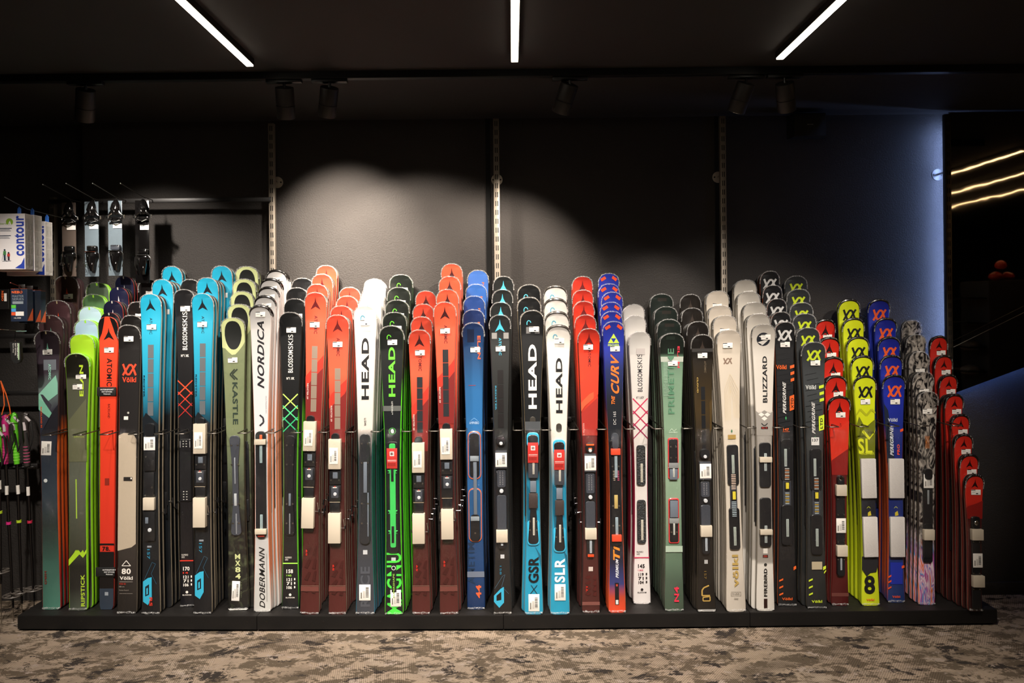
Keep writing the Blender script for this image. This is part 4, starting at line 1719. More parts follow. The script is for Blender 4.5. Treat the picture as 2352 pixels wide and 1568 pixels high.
def f23(s, fr):
    blossom(s, fr, 762, '1a1418', (915, 1000), ['d8305c', 'c42a54', 'a02450'], 1278, ('145', '119', '71', '104'), 'c83258', 1294, 'N°1 LADY')
    if fr:
        s.rect('c8c0bc', -8, 12, 800, 814)
        rail_binding(s, (1022, 1114), (1147, 1246), 0, mat('binding_mottled', '2a2e30', .4, bump=(120, .6)), 'd8d4c4', 10)


def f24(s, fr):
    if not fr:
        s.rect('2a2622', -10, 12, s.ty + 9, s.ty + 17)
        return
    s.text('ELAN', 795, 845, 15, 5, 'e0384c', -1)
    s.rect('1c2620', -14, 6, s.ty + 6, s.ty + 14)
    s.rect('b8c0b4', -27, 27, 819, 831)
    for j in range(24):
        s.rect('a8c8b0', -20, -8, 832 + j * 3.3, 833.2 + j * 3.3)
    s.text('PRIMETIME', 800, 950, -3, 14, '5a8a6c', 1)
    s.line('cfe4d0', .9, [(-8, 990), (-3, 984), (2, 990), (8, 985)])
    s.text('AMPHIBIO', 991, 994, 0, 20, 'd8ecd8', 0, False)
    for (y0, y1) in ((1005, 1100), (1143, 1246)):
        s.plate('binding_plate', gmat('d8383c'), -12, 12, y0, y1, 0.007, r=5)
        s.plate('binding_plate', BIND, -10, 10, y0 + 3, y1 - 3, 0.011, r=4)
    s.blk('binding_plate', gmat('868a8a'), -11, 11, 1062, 1074, 0.003, 0.011)
    s.blk('binding_plate', gmat('868a8a'), -11, 11, 1188, 1200, 0.003, 0.011)
    s.blk('binding_plate', BIND3, -9, 9, 1076, 1100, 0.006, 0.010)
    s.blk('binding_plate', BIND3, -9, 9, 1148, 1186, 0.006, 0.010)
    s.ruler('ruler_strip', 0, 1074, 1094, 4, 'c8ccc4', 0.0165)
    s.ruler('ruler_strip', 0, 1200, 1226, 4, 'c8ccc4', 0.0115)
    for x in (-6, 6):
        for y in (1025, 1050, 1172, 1220):
            s.screw('plate_screw', x, y, 1.9, .013 if y > 1150 and y < 1190 else .011)
    s.rect('a8bcaa', -27, 27, 1252, 1266)
    s.text('N4', 1345, 1380, 5, 11, 'd8304c', 1)


def f25(s, fr):
    s.star('3a302a', 0, s.ty + 12, s.ty + 36, 8)
    if not fr:
        return
    s.rect('3c3a38', -25, 25, 800, 808)
    s.text('ATOMIC', 829, 856, 6, 4.5, '6a5c48', -1)
    s.text('CLOUD', 866, 902, -12, 3.2, 'c8a858', -1)
    for k in range(5):
        s.rect('121418', -4.5, 4.5, 888 + k * 33, 918 + k * 33)
    s.poly('3c2e16', [(-24, 905), (-14, 895), (-14, 940), (-24, 950)])
    s.poly('4a3818', [(14, 925), (24, 915), (24, 985), (14, 995)])
    stack_binding(s, 1030, (1063, 1096), 1148, (1204, 1229), 1270)
    s.text('157', 1310, 1328, -2, 5, '7a6434', -1, False)
    s.line('b89850', 3.2, [(6, 1343), (-6, 1348), (-10, 1354), (-10, 1366), (8, 1366)])
    s.line('b89850', 2.6, [(-8, 1378), (-8, 1370), (8, 1368), (8, 1378), (-8, 1378)])
    s.rect('a8a8a8', -4, 4, 1284, 1293)
    s.rect('9a9a98', -24, 24, 1397, 1402)


def f26(s, fr):
    if not fr:
        return
    s.vk('8a7464', -4, 829, 18, 14, 3)
    for k in range(5):
        w_ = 6 + k * 3
        s.line('d4c4a4', .7, [(-w_ + 4, 965), (-w_ + 5, 925 - k * 8), (0, 895 - k * 9), (w_, 920 - k * 6), (w_ + 1, 960)])
    s.poly('3a7a54', [(-2, 990), (0, 985), (2, 990), (0, 994)])
    s.rect('a88a4a', -9, 9, 998, 1008)
    s.plate('binding_plate', BIND, -13, 13, 1021, 1113, 0.012, r=6, new=True)
    s.plate('binding_plate', BIND, -12, 12, 1165, 1260, 0.012, r=6, new=True)
    s.plate('binding_plate', BIND2, -8, 8, 1108, 1170, 0.008, r=4)
    s.ruler('ruler_strip', 0, 1044, 1086, 6, 'a8b4ac', 0.0125)
    s.ruler('ruler_strip', 0, 1208, 1250, 6, 'a8b4ac', 0.0125)
    for k in range(9):
        s.blk('warning_sticker', gmat('c8b0a0'), -5, 5, 1088 + k * 4, 1090 + k * 4, 0.0012, 0.0126 if k < 6 else 0.0095, 0)
    s.blk('warning_sticker', gmat('181818'), -6, 6, 1124, 1148, 0.003, 0.0095)
    s.blk('warning_sticker', gmat('d8c83c'), -3, 4, 1127, 1145, 0.001, 0.0128, 0)
    for k in range(9):
        s.blk('warning_sticker', gmat('98a8b0'), -5, 5, 1150 + k * 4, 1152 + k * 4, 0.0012, 0.0095 if k < 4 else 0.0126, 0)
    s.text('völkl', 1272, 1346, 0, 14, 'b89c58', 1)
    s.line('8a8478', .8, [(-11, 1357), (11, 1357), (11, 1365), (-11, 1365), (-11, 1357)])
    s.text('FLAIR', 1359, 1363, 0, 16, '7a746a', 0, False)
    s.text('144cm', 1370, 1374, 0, 9, '8a8478', 0)


def f27(s, fr):
    if not fr:
        return
    s.disc('20242c', -1, 779, 15.5)
    s.poly('e0dcd4', [(-14, 786), (14, 777), (6, 785), (-2, 792), (-6, 793), (-1, 786)])
    s.poly('e0dcd4', [(-12, 772), (8, 767), (14, 773), (-4, 777)])
    s.text('BLIZZARD', 818, 925, 2, 10.5, '18181a', 1)
    s.poly('9a958e', [(-30, 943), (-12, 950), (0, 942), (14, 950), (30, 943), (30, 1000), (-30, 1000)])
    for (x, y) in ((-7, 952), (7, 952), (0, 961)):
        s.poly('ece8e0', [(x - 7, y), (x, y - 5), (x + 7, y), (x, y + 5)])
    s.line('18181a', 2, [(-7, 972), (-2, 977), (2, 977), (7, 972)])
    s.rect('181416', -8, 8, 980, 985)
    s.text('RC Ti', 981, 984, 0, 12, 'c83a2c', 0)
    s.plate('binding_plate', BIND, -13, 13, 1016, 1118, 0.012, r=7, new=True)
    s.plate('binding_plate', BIND, -13, 13, 1142, 1254, 0.012, r=7, new=True)
    s.ruler('ruler_strip', 0, 1040, 1080, 6, 'a8b4b4', 0.0125)
    s.ruler('ruler_strip', 0, 1205, 1244, 6, 'a8b4b4', 0.0125)
    s.blk('foam_sleeve', FOAM, -14, 14, 1048, 1060, 0.022, 0.003, 0.0015, new=True)
    s.blk('foam_sleeve', FOAM, -14, 14, 1213, 1225, 0.022, 0.003, 0.0015, new=True)
    s.rect('e0dcd4', -5, 5, 1258, 1270)
    s.rect('30201e', -6, 6, 1273, 1279)
    s.text('155', 1274, 1278, 0, 8, 'c83a2c', 0)
    s.disc('30302e', 0, 1295, 3.4)
    s.text('FIREBIRD', 1304, 1368, 0, 7.5, '141414', 1)
    s.rect('2a1412', -4, 4, 1373, 1394)


def volk_plates(s, y):
    s.plate('binding_plate', BIND, -13, 13, y, y + 95, 0.012, r=7, new=True)
    s.plate('binding_plate', BIND, -13, 13, y + 150, y + 242, 0.012, r=7, new=True)
    s.plate('binding_plate', BIND2, -9, 9, y + 90, y + 155, 0.009, r=4)
    s.ruler('ruler_strip', -3, y + 22, y + 62, 6, 'a8b4b0', 0.0125)
    s.ruler('ruler_strip', 0, y + 182, y + 222, 6, 'a8b4b0', 0.0125)
    for k in range(7):
        s.blk('warning_sticker', gmat(('b8b8b4', 'b87a50')[k % 2]), -5, 5, y + 66 + k * 4, y + 68 + k * 4, 0.0012, 0.0126, 0)
        s.blk('warning_sticker', gmat(('a8b4b8', 'b8983c')[k % 2]), -4, 5, y + 122 + k * 4, y + 124 + k * 4, 0.0012, 0.0126 if k > 6 else 0.0095, 0)
    s.blk('warning_sticker', gmat('181818'), -6, 6, y + 96, y + 118, 0.003, 0.0095)
    s.blk('warning_sticker', gmat('d8c83c'), -3, 4, y + 99, y + 113, 0.001, 0.0128, 0)


def volk(logo, acc, y0, tagt, py):
    def f(s, fr):
        s.vk(logo, 0, s.ty + 30, 29, 24, 4.8)
        if not fr:
            return
        T = s.ty
        n = 18
        for k in range(n):
            y = T + 70 + k * 12
            if y < 985:
                s.line('1a1c1e', 1.0, [(-20 + (k % 3) * 4, y + 5), (6 + (k % 4) * 4, y)])
        s.text('Völkl', T + 98, T + 108, -8 if acc != 'f06a2c' else -9, 24, acc if acc == 'f06a2c' else 'd8dcd8', 0)
        for (dy, w_) in ((100, 10), (115, 9), (130, 9)):
            s.poly(acc, [(21 - w_, T + dy), (22, T + dy - 3), (22, T + dy + 4), (21 - w_, T + dy + 7)])
        s.text('PEREGRINE', T + 140, T + 210, -3, 7.5, 'e8e8e4', 1, True, .5)
        s.poly(acc, [(9, T + 170), (22, T + 166), (22, T + 200), (9, T + 204)])
        s.text(tagt, T + 174, T + 198, 15, 6, '1a1c1e', 1)
        s.poly('4aa86a', [(-2, T + 220), (0, T + 215), (2, T + 220), (0, T + 225)])
        if acc == 'f06a2c':
            s.text('147', 983, 989, 0, 13, acc, 0)
            s.line(acc, .8, [(-8, 991), (8, 991)])
        else:
            s.rect('e8e8e4', -9, 9, 1004, 1022)
            s.text('137', 1007, 1014, 0, 14, '1a1c1e', 0)
        volk_plates(s, py)
        for k, (x, y) in enumerate(((-19, 1330), (-19, 1346), (-19, 1362))):
            s.poly(acc, [(x, y), (x + 9, y - 4), (x + 9, y), (x, y + 4)])
        s.poly(acc, [(14, 1300), (23, 1297), (23, 1304), (14, 1308)])
        if acc != 'f06a2c':
            s.rect('b8ac90', -12, 12, 1288, 1306)
            s.poly(acc, [(16, 1312), (23, 1306), (23, 1310), (16, 1316)])
        s.text('Völkl', s.by - 20, s.by - 14, -1, 24, acc, 0)
    return f


def f30(s, fr):
    s.star('2a0c0e', 0, s.ty + 10, s.ty + 38, 10)
    if fr:
        s.text('ATOMIC', s.ty + 60, s.ty + 85, 3, 4, '5a1416', -1)
        s.poly('d83420', [(-24, 1000), (24, 965), (24, 1040), (-24, 1070)])
        s.poly('8a1c18', [(-24, 1060), (24, 1030), (24, 1090), (-24, 1090)])
        s.plate('toe_binding', BIND, -8, 8, 1090, 1120, 0.02, r=7)
        s.knob('toe_binding', 0, 1096, 5, 0.024, CHROME)
        s.plate('binding_rail', BIND, -10, 10, 1110, 1240, 0.010, r=4)
        s.blk('foam_sleeve', FOAM, -12, 12, 1111, 1136, 0.026, 0.003, 0.002, new=True)
        s.blk('foam_sleeve', FOAM, -11, 13, 1249, 1274, 0.026, 0.003, 0.002, new=True)
        s.label(-11, 11, 1188, 1221, 0.014)
        s.plate('heel_binding', BIND, -9, 9, 1222, 1320, 0.014, r=6)
        s.ruler('ruler_strip', 0, 1278, 1306, 4, 'a8b0b8', .0145)
        for x in (-7, 7):
            for y in (1144, 1180, 1242, 1282):
                s.screw('plate_screw', x, y, 1.5, .014)
        s.rect('6a3a34', -26, 26, 1360, 1368)


def volk_kid(logo, bgtail, t1, c1, kids):
    def f(s, fr):
        s.vk(logo, 1, s.ty + 36, 29, 26, 4.8)
        if not fr:
            return
        T = s.ty
        if kids == 'lime':
            s.line('b0b61c', 5, [(-26, T + 90), (-12, T + 75), (2, T + 90), (14, T + 76), (26, T + 84)])
            s.poly('6e7618', [(-30, T + 110), (-15, T + 92), (-2, T + 118), (8, T + 128), (24, T + 98), (30, T + 190), (-30, T + 190)])
            s.poly('e4ea28', [(-6, T + 122), (8, T + 140), (26, T + 118), (26, T + 128), (6, T + 146), (-10, T + 128)])
            s.text('Völkl', T + 126, T + 132, 12, 18, '3a3c14', 0)
            s.text('SL', 1006, 1042, -4, 34, 'e0e828', 0)
            s.text('RACETIGER', 1038, 1044, 2, 30, 'c8d028', 0)
        else:
            s.poly('1a2438', [(-26, T + 60), (-14, T + 80), (0, T + 200), (-26, T + 200)])
            s.text('Völkl', T + 98, T + 106, -4, 22, 'c8d0e0', 0)
            s.text('PEREGRINE', 982, 1046, -7, 8, 'dfe4ec', 1, True, .4)
            s.text('PRO', 1020, 1044, 8, 6, 'f0582c', 1)
            s.poly('f0582c', [(13, 986), (20, 983), (20, 989), (13, 992)])
        m = mat('fleece_white', 'd0ccc8', 0.95, bump=(220, .25))
        s.blk('fleece_sleeve', m, -17, 17, 1052, 1142, 0.020, 0.002, 0.004, new=True)
        s.blk('fleece_sleeve', m, -16, 17, 1185, 1276, 0.020, 0.002, 0.004, new=True)
        s.rect('20222a' if kids == 'lime' else '1c2c70', -26, 26, 1138, 1190)
        s.poly('c8b830', [(-2, 1176), (4, 1172), (6, 1182), (-2, 1184)])
        s.line('c8d028', 1, [(-4, 1166), (0, 1162), (4, 1166)])
        if kids == 'lime':
            s.poly('26262a', [(-30, 1276), (30, 1276), (30, 1296), (14, 1312), (0, 1314), (-8, 1322), (-18, 1306), (-30, 1318)])
            s.text('8', 1320, 1362, -2, 25, '18191a', 0)
        else:
            s.rect('2232a4', -14, 14, 1290, 1340)
            for y in (1322, 1334, 1348):
                s.poly('f0582c', [(-22, y), (-12, y - 4), (-12, y), (-22, y + 4)])
            s.poly('f0582c', [(12, 1298), (19, 1296), (19, 1302), (12, 1304)])
        s.text('Völkl', s.by - 16, s.by - 11, -1, 18, 'f0582c', 0)
    return f


def f33(s, fr):
    s.star('b8b0a6', 0, s.ty + 16, s.ty + 44, 10)
    if fr:
        s.text('ATOMIC', s.ty + 52, s.ty + 84, 0, 4.5, 'c0b8ac', -1)
        s.plate('toe_binding', BIND, -9, 9, 1075, 1100, 0.018, r=7)
        s.plate('binding_rail', BIND, -11, 11, 1085, 1290, 0.009, r=5)
        s.label(-11, 12, 1088, 1119, 0.012)
        s.ruler('ruler_strip', 0, 1124, 1156, 4, '98a0a4', .0095)
        s.blk('foam_sleeve', FOAM, -12, 12, 1213, 1237, 0.024, 0.003, 0.002, new=True)
        s.plate('heel_binding', BIND, -9, 9, 1200, 1280, 0.012, r=5)
        s.text('DEMONS', 1000, 1030, 0, 10, 'c87a3c', 0)


def f34(s, fr):
    s.star('2a0c0e', 0, s.ty + 9, s.ty + 30, 8)
    if fr:
        s.poly('8a1c18', [(-24, 1165), (24, 1148), (24, 1190), (-24, 1190)])
        s.plate('binding_rail', BIND, -10, 10, 1185, 1395, 0.010, r=4)
        s.knob('toe_binding', 0, 1198, 5, 0.020, CHROME)
        s.plate('toe_binding', BIND, -9, 9, 1184, 1212, 0.016, r=7)
        s.blk('foam_sleeve', FOAM, -13, 13, 1212, 1237, 0.026, 0.003, 0.002, new=True)
        s.blk('foam_sleeve', FOAM, -11, 15, 1318, 1344, 0.026, 0.003, 0.002, new=True)
        s.label(-9, 13, 1268, 1300, 0.014)
        for x in (-7, 7):
            for y in (1207, 1242, 1314, 1350):
                s.screw('plate_screw', x, y, 1.5, .011)


RED = [(0, 'e8442c'), (.25, 'ea4a30')]
# every row of skis, left to right: front pair in pixels (tip x, tip y, tail x, tail y), widths (px: nose, waist, tail),
# colour stops (pixel y, colour; darker tip stops paint shade), side colour, levels behind it (tip x, tip y, pairs, own colour), drawing, extras
R_ = []


def row(name, colour, fx, fy, bx, by, dims, stops, side, lv, fn, n0=1, stk=None, cap=None, noise=None, wrap=True, sd=None):
    R_.append(dict(name=name, colour=colour, fx=fx, fy=fy, bx=bx, by=by, dims=dims, stops=stops, side=side, lv=lv, fn=fn, n0=n0, stk=stk, cap=cap, noise=noise, wrap=wrap, sd=sd))


row('leftmost dark purple and teal row beside the ski poles', 'dark purple and teal', 112, 760, 121, 1398, (57, 40, 45),
    [(760, '2a2126'), (850, '3c333c'), (905, '6a7a78'), (950, '3c3c46'), (1000, '262c3a'), (1130, '38444f'), (1210, '2c3836'), (1398, '4c8070')], 'e0662a',
    [(120, 725, 2, '4c3638'), (137, 691, 2, '4e3438'), (156, 635, 2, '3e2a26')], f1, 1, (0, 808), None, ('warp', 6, 0.12))
row('olive row with lime green sides, second from left', 'olive and black', 181, 812, 182, 1400, (57, 42, 45),
    [(812, '1a1812'), (866, '1e1d15'), (872, '4f5140'), (1100, '62675a'), (1270, '3e4034'), (1300, '24231f'), (1350, '2c2b28'), (1400, '50584c')], '8ad022',
    [(192, 768, 2, 'a8d830'), (202, 735, 1, 'a8c4dc'), (211, 705, 2, 'b4d0dc'), (220, 677, 1, '4a6a44'), (228, 650, 1, '50604c')], f2, 1, (0, 888), None, None)
row('orange-red row with a black rental strap', 'orange-red', 252, 727, 247, 1398, (46, 36, 32),
    [(727, 'ee4a2c'), (900, 'e84428'), (1260, 'd03424'), (1398, '20242c')], 'b02c20',
    [(256, 718, 1, '14121a'), (263, 691, 2, '14142c'), (276, 660, 2, '161834'), (289, 635, 2, '161832')], f3, 1, (2, 804), None, None, False)
row('black row with a beige middle and red emblem', 'black and beige', 300, 747, 293, 1408, (52, 44, 46),
    [(747, '1c1a19'), (985, '222020'), (1262, '332e2b'), (1408, '1c1a19')], '6a6258',
    [(307, 725, 2, '161413'), (322, 694, 1, '161413'), (346, 643, 2, '161413')], f4, 1, (0, 778), None, None)
row('light blue row left of the red lattice skis', 'light blue', 349, 676, 348, 1409, (49, 35, 45),
    [(676, '1f98b8'), (760, '28a4c4'), (880, '2494b4'), (940, '1a5c74'), (980, '101418'), (1240, '12161a'), (1409, '121418')], '1c1c1e',
    [(376, 643, 3, None), (398, 613, 2, None)], f5, 2, (2, 751), None, None)
row('black row with a red lattice print', 'black', 426, 666, 432, 1392, (48, 30, 34),
    [(666, '141314'), (1392, '17161a')], '2a2828', [(440, 643, 2, None)], f6, 2, (2, 709), None, None)
row('light blue row left of the olive skis', 'light blue', 468, 675, 467, 1409, (50, 35, 44),
    [(675, '1f98b8'), (760, '28a4c4'), (880, '2494b4'), (940, '1a5c74'), (980, '101418'), (1240, '12161a'), (1409, '121418')], '2a2a2c',
    [(479, 639, 3, None), (512, 612, 2, None)], f7, 2, (-1, 745), None, None)
row('olive green row with black tip windows', 'olive green', 537, 730, 549, 1399, (56, 40, 50),
    [(730, '97a070'), (815, '7c8662'), (990, '76805e'), (1070, '5c6650'), (1140, '33352c'), (1220, '1f1f1c'), (1399, '1c1c1a')], '2a2c24',
    [(552, 699, 2, None), (558, 670, 1, None), (563, 642, 2, None), (569, 613, 2, None)], f8, 1, (-2, 827), None, ('blot', 14, '6a7454', 0.5, 0.9))
row('silver white row with a long slanted black name', 'silver white', 600, 703, 604, 1403, (50, 32, 42),
    [(703, 'a8a6a4'), (760, 'dcdad8'), (980, 'd8d6da'), (1230, 'b8b8b8'), (1403, 'c8c8c4')], 'd87a58',
    [(611, 681, 1, None), (619, 661, 1, None), (624, 642, 2, None), (637, 622, 3, None)], f9, 2, (1, 722), '1a1816', None)
row('black row with a green lattice print', 'black and green', 669, 718, 668, 1397, (53, 33, 42),
    [(718, '151617'), (1397, '17181a')], '6ac832', [(680, 687, 2, None), (684, 662, 2, None), (697, 640, 2, None)], f10, 1, (2, 758), None, None)
rb = [(673, 'b03a2a'), (700, 'e85238'), (860, 'ea5c40'), (940, 'b83a2c'), (990, '6a2320'), (1050, '3c1a18'), (1409, '4c1e1c')]  # dark first stop puts the bent tip's shade into the red
row('red row right of the green lattice skis', 'orange-red', 727, 673, 712, 1409, (50, 34, 46), rb, '2a2020',
    [(731, 654, 2, None), (742, 631, 2, None), (752, 611, 2, None)], red((967, 1034), (1141, 1209), 1172, '8a7a6c', -5), 2, (-1, 746), None, None)
row('red row directly left of the teal-sided white skis', 'orange-red', 777, 724, 776, 1409, (52, 34, 43), rb, '2a2020',
    [(786, 703, 2, None), (799, 681, 2, None), (805, 661, 1, None)], red((1007, 1075), (1175, 1243), 1210, '8a7a6c', -4), 2, (0, 791), None, None)
row('white row with black lettering and teal sides', 'white', 840, 703, 840, 1409, (53, 34, 46),
    [(703, 'c8c4c0'), (760, 'e8e4de'), (985, 'd8d0c8'), (1000, '8a8684'), (1050, '2c2e34'), (1409, '3a3e46')], '1c5450',
    [(851, 681, 2, None), (857, 662, 2, None), (862, 642, 2, None)], f13, 2, (0, 741), None, None)
row('black row with bright green lettering', 'black and bright green', 900, 749, 906, 1410, (56, 36, 45),
    [(749, '1a1e1a'), (960, '12161a'), (1410, '15191b')], '5adc2a',
    [(907, 718, 2, None), (913, 690, 2, None), (917, 661, 1, None), (922, 632, 2, None)], f14, 1, (2, 786), None, None)
row('red row directly right of the green lettered skis', 'red', 964, 758, 968, 1409, (50, 34, 44), rb, '241a1a',
    [(969, 728, 2, None), (973, 699, 2, None), (979, 669, 2, None)], red((1015, 1083), (1176, 1244), 1219, '24262a', -3), 1, (1, 810), None, None)
row('tall red row left of the dark blue skis', 'red', 1022, 695, 1032, 1409, (51, 34, 45), rb, '241a1a',
    [(1028, 666, 2, None), (1033, 636, 2, None), (1038, 607, 2, None)], red((984, 1053), (1166, 1234), 1193, '24262a', 0), 1, (0, 760), None, None)
row('dark blue row with orange outlined plates', 'dark blue', 1087, 742, 1094, 1398, (50, 37, 43),
    [(742, '14244a'), (820, '1e4470'), (900, '2a669e'), (990, '2c6ca8'), (1150, '2a5c92'), (1250, '1c4474'), (1398, '142c54')], '161c30',
    [(1088, 712, 1, '1c2c58'), (1089, 681, 1, '24407c'), (1094, 654, 1, '3460a8'), (1098, 622, 1, '4068b0')], f17, 1, (4, 803), None, None)
row('charcoal row with a light blue emblem', 'charcoal', 1148, 724, 1155, 1409, (48, 32, 44),
    [(724, '1a1c1c'), (800, '2c2e2e'), (1409, '1a191a')], '2a2a2a',
    [(1150, 695, 1, None), (1154, 666, 1, None), (1156, 636, 1, None)], f18, 1, (1, 801), None, None)
row('black row with white lettering and blue tail', 'black', 1222, 714, 1226, 1409, (54, 32, 45),
    [(714, '141516'), (985, '1c1e20'), (1080, '1c1e20'), (1110, '1f7c9c'), (1270, '1f94ba'), (1409, '2296ba')], 'a89878',
    [(1215, 684, 1, None), (1215, 655, 1, None)], f19, 1, (4, 756), None, None)
row('white row with black lettering and blue tail', 'white', 1282, 748, 1286, 1409, (55, 34, 47),
    [(748, 'b8b4b0'), (800, 'e6e2da'), (1000, 'dcd4ca'), (1030, 'd0ccc6'), (1060, '9aa0a2'), (1120, '1f7c9c'), (1270, '1f94ba'), (1409, '2296ba')], 'b8b0a4',
    [(1279, 717, 1, None), (1276, 687, 1, None), (1275, 658, 1, None)], f20, 1, (2, 783), '3a3632', None)
row('red row left of the royal blue skis', 'red', 1352, 755, 1357, 1406, (50, 33, 43),
    [(755, '8a2018'), (790, 'd83824'), (900, 'e8462e'), (950, 'a83228'), (1000, '6a2020'), (1060, '3a1817'), (1406, '48201e')], '2a201e',
    [(1344, 724, 1, None), (1340, 693, 1, None), (1338, 667, 2, None), (1337, 636, 2, None)], f21, 2, (-2, 797), None, None)
row('royal blue row with orange tip patches', 'royal blue and black', 1408, 739, 1417, 1405, (50, 32, 42),
    [(739, '222e8e'), (800, '2a38a8'), (850, '222e60'), (920, '1c2028'), (1240, '191a1e'), (1290, '1c2036'), (1340, '343a72'), (1370, 'b8442c'), (1405, 'e04828')], 'c04a24',
    [(1404, 716, 1, None), (1402, 695, 1, None), (1405, 672, 1, None), (1398, 653, 2, None), (1397, 629, 1, None)], f22, 1, (3, 801), None, None)
row('white row with a magenta lattice print', 'white and magenta', 1468, 762, 1474, 1385, (50, 32, 42),
    [(762, 'a8a4a0'), (800, 'd8d4ce'), (900, 'e8e2dc'), (1385, 'dcd6d4')], 'a82a50',
    [(1458, 725, 2, None), (1455, 700, 2, None)], f23, 2, None, None, None)
row('sage green row with red edged plates', 'sage green', 1542, 766, 1548, 1402, (55, 38, 46),
    [(766, '121814'), (812, '18201a'), (820, '64806a'), (870, '7a9a80'), (1100, '8ba68c'), (1250, '627c66'), (1330, '46584a'), (1402, '405042')], '1e261e',
    [(1535, 734, 2, '18201c'), (1528, 705, 2, '18201c'), (1518, 676, 2, '18201c')], f24, 2, (1, 834), None, None)
row('dark brown row with gold print on the tail', 'dark brown', 1611, 769, 1622, 1404, (50, 33, 44),
    [(769, '161311'), (810, '181512'), (860, '2a2010'), (940, '40321a'), (1010, '2c2620'), (1150, '1a1613'), (1404, '1c1916')], '26221a',
    [(1601, 739, 3, '1a1614'), (1588, 708, 2, '1c1815'), (1584, 677, 1, '1c1815')], f25, 1, (0, 816), None, None)
row('cream row with gold vertical lettering', 'cream', 1672, 758, 1690, 1403, (55, 36, 47),
    [(758, 'b0a69a'), (800, 'd6cbbb'), (1000, 'd2c8b8'), (1403, 'c6beb2')], '3a352c',
    [(1663, 725, 2, None), (1652, 702, 2, None), (1646, 669, 2, None)], f26, 2, (-4, 793), None, None)
row('grey-white row with a round dark emblem', 'grey-white', 1752, 745, 1757, 1401, (54, 34, 44),
    [(745, 'a09a92'), (770, 'c8c2b8'), (820, 'e4ded4'), (945, 'e0dad0'), (952, '9a958e'), (1290, '98938c'), (1296, 'd8d4cc'), (1401, 'dcd8d0')], '26241f',
    [(1740, 721, 2, None), (1732, 695, 2, None), (1718, 670, 2, None), (1710, 644, 2, None)], f27, 1, (4, 774), None, None)
row('black row with white emblem and orange marks', 'black and orange', 1800, 740, 1807, 1390, (46, 36, 46),
    [(740, '1c1c1e'), (980, '26272a'), (1390, '1a1a1c')], 'a84a1e',
    [(1791, 717, 2, None), (1782, 687, 1, None), (1772, 656, 1, None), (1766, 624, 2, None)], volk('d8d8d6', 'f06a2c', 0, 'XTD', 1008), 1, (0, 791), None, None)
row('dark grey row with yellow emblem and marks', 'dark grey and yellow', 1866, 786, 1875, 1396, (55, 38, 48),
    [(786, '2e3032'), (900, '44484a'), (1000, '3a3d3e'), (1240, '2c2e2e'), (1396, '232526')], '303230',
    [(1853, 753, 2, None), (1845, 721, 1, None), (1838, 696, 1, None), (1831, 665, 2, None), (1826, 635, 1, None)], volk('c8dc2c', 'd4ec3a', 0, 'LTD', 1030), 1, (3, 833), None, None)
rk = [(911, 'c02418'), (940, 'd82c1e'), (1040, 'e03824'), (1080, '5a1a18'), (1389, '4a1414')]
row('small red row left of the lime skis', 'red', 1925, 911, 1928, 1389, (49, 34, 42), rk, '6a1614',
    [(1917, 864, 2, None), (1911, 821, 2, None), (1902, 776, 2, None), (1893, 735, 2, None)], f30, 1, (3, 952), '14100e', None)
row('lime yellow row with a black emblem', 'lime yellow', 1983, 864, 1998, 1389, (51, 34, 45),
    [(864, 'd0dc20'), (1000, 'd4de20'), (1140, '26282a'), (1300, 'c8d820'), (1389, 'd4e024')], 'a0b01c',
    [(1977, 818, 1, None), (1967, 775, 1, None), (1957, 732, 1, None), (1947, 689, 1, None)], volk_kid('1c1e1c', 0, 0, 0, 'lime'), 1, (0, 922), '161412', None)
row('cobalt blue row with an orange emblem', 'cobalt blue', 2050, 862, 2057, 1382, (51, 34, 43),
    [(862, '1a2280'), (900, '2230a8'), (1000, '1c2c80'), (1150, '1c2a78'), (1382, '24386c')], 'b85030',
    [(2044, 817, 1, None), (2039, 775, 1, None), (2031, 732, 1, None), (2016, 689, 1, None)], volk_kid('f0602c', 0, 0, 0, 'blue'), 1, (2, 922), '12100f', None)
row('mottled black and white row with colourful tail', 'black and white mottled', 2127, 899, 2126, 1387, (48, 36, 42),
    [(899, '000000'), (1060, '000000'), (1230, '1c1c1c'), (1285, 'ffffff'), (1387, 'ffffff')], '222026',
    [(2117, 854, 2, None), (2108, 808, 2, None), (2101, 769, 2, None), (2091, 736, 1, None)], f33, 1, (0, 944), None, ('graffiti',))
rs = [(1089, 'c02418'), (1110, 'd42c20'), (1155, 'c82c20'), (1180, '501614'), (1405, '2c1010')]
row('smallest red row at the plinth right end', 'red', 2234, 1089, 2238, 1402, (42, 32, 34), rs, '7a1c18',
    [(2222, 1043, 1, None), (2209, 997, 1, None), (2202, 952, 1, None), (2188, 906, 2, None), (2175, 861, 1, None), (2164, 817, 1, None), (2153, 773, 1, None)],
    f34, 1, (3, 1129), '1c1412', None)

PITCH = 0.0335
ORD = NUM


PLAB = {'foam_sleeve': 'cream foam sleeve', 'fleece_sleeve': 'white fleece sleeve', 'safety_card': 'red safety card', 'ruler_strip': 'pale toothed ruler strip', 'strap': 'black rental strap', 'price_sticker': 'white price sticker', 'barcode_label': 'white barcode label', 'binding_strap': 'orange-red strap'}


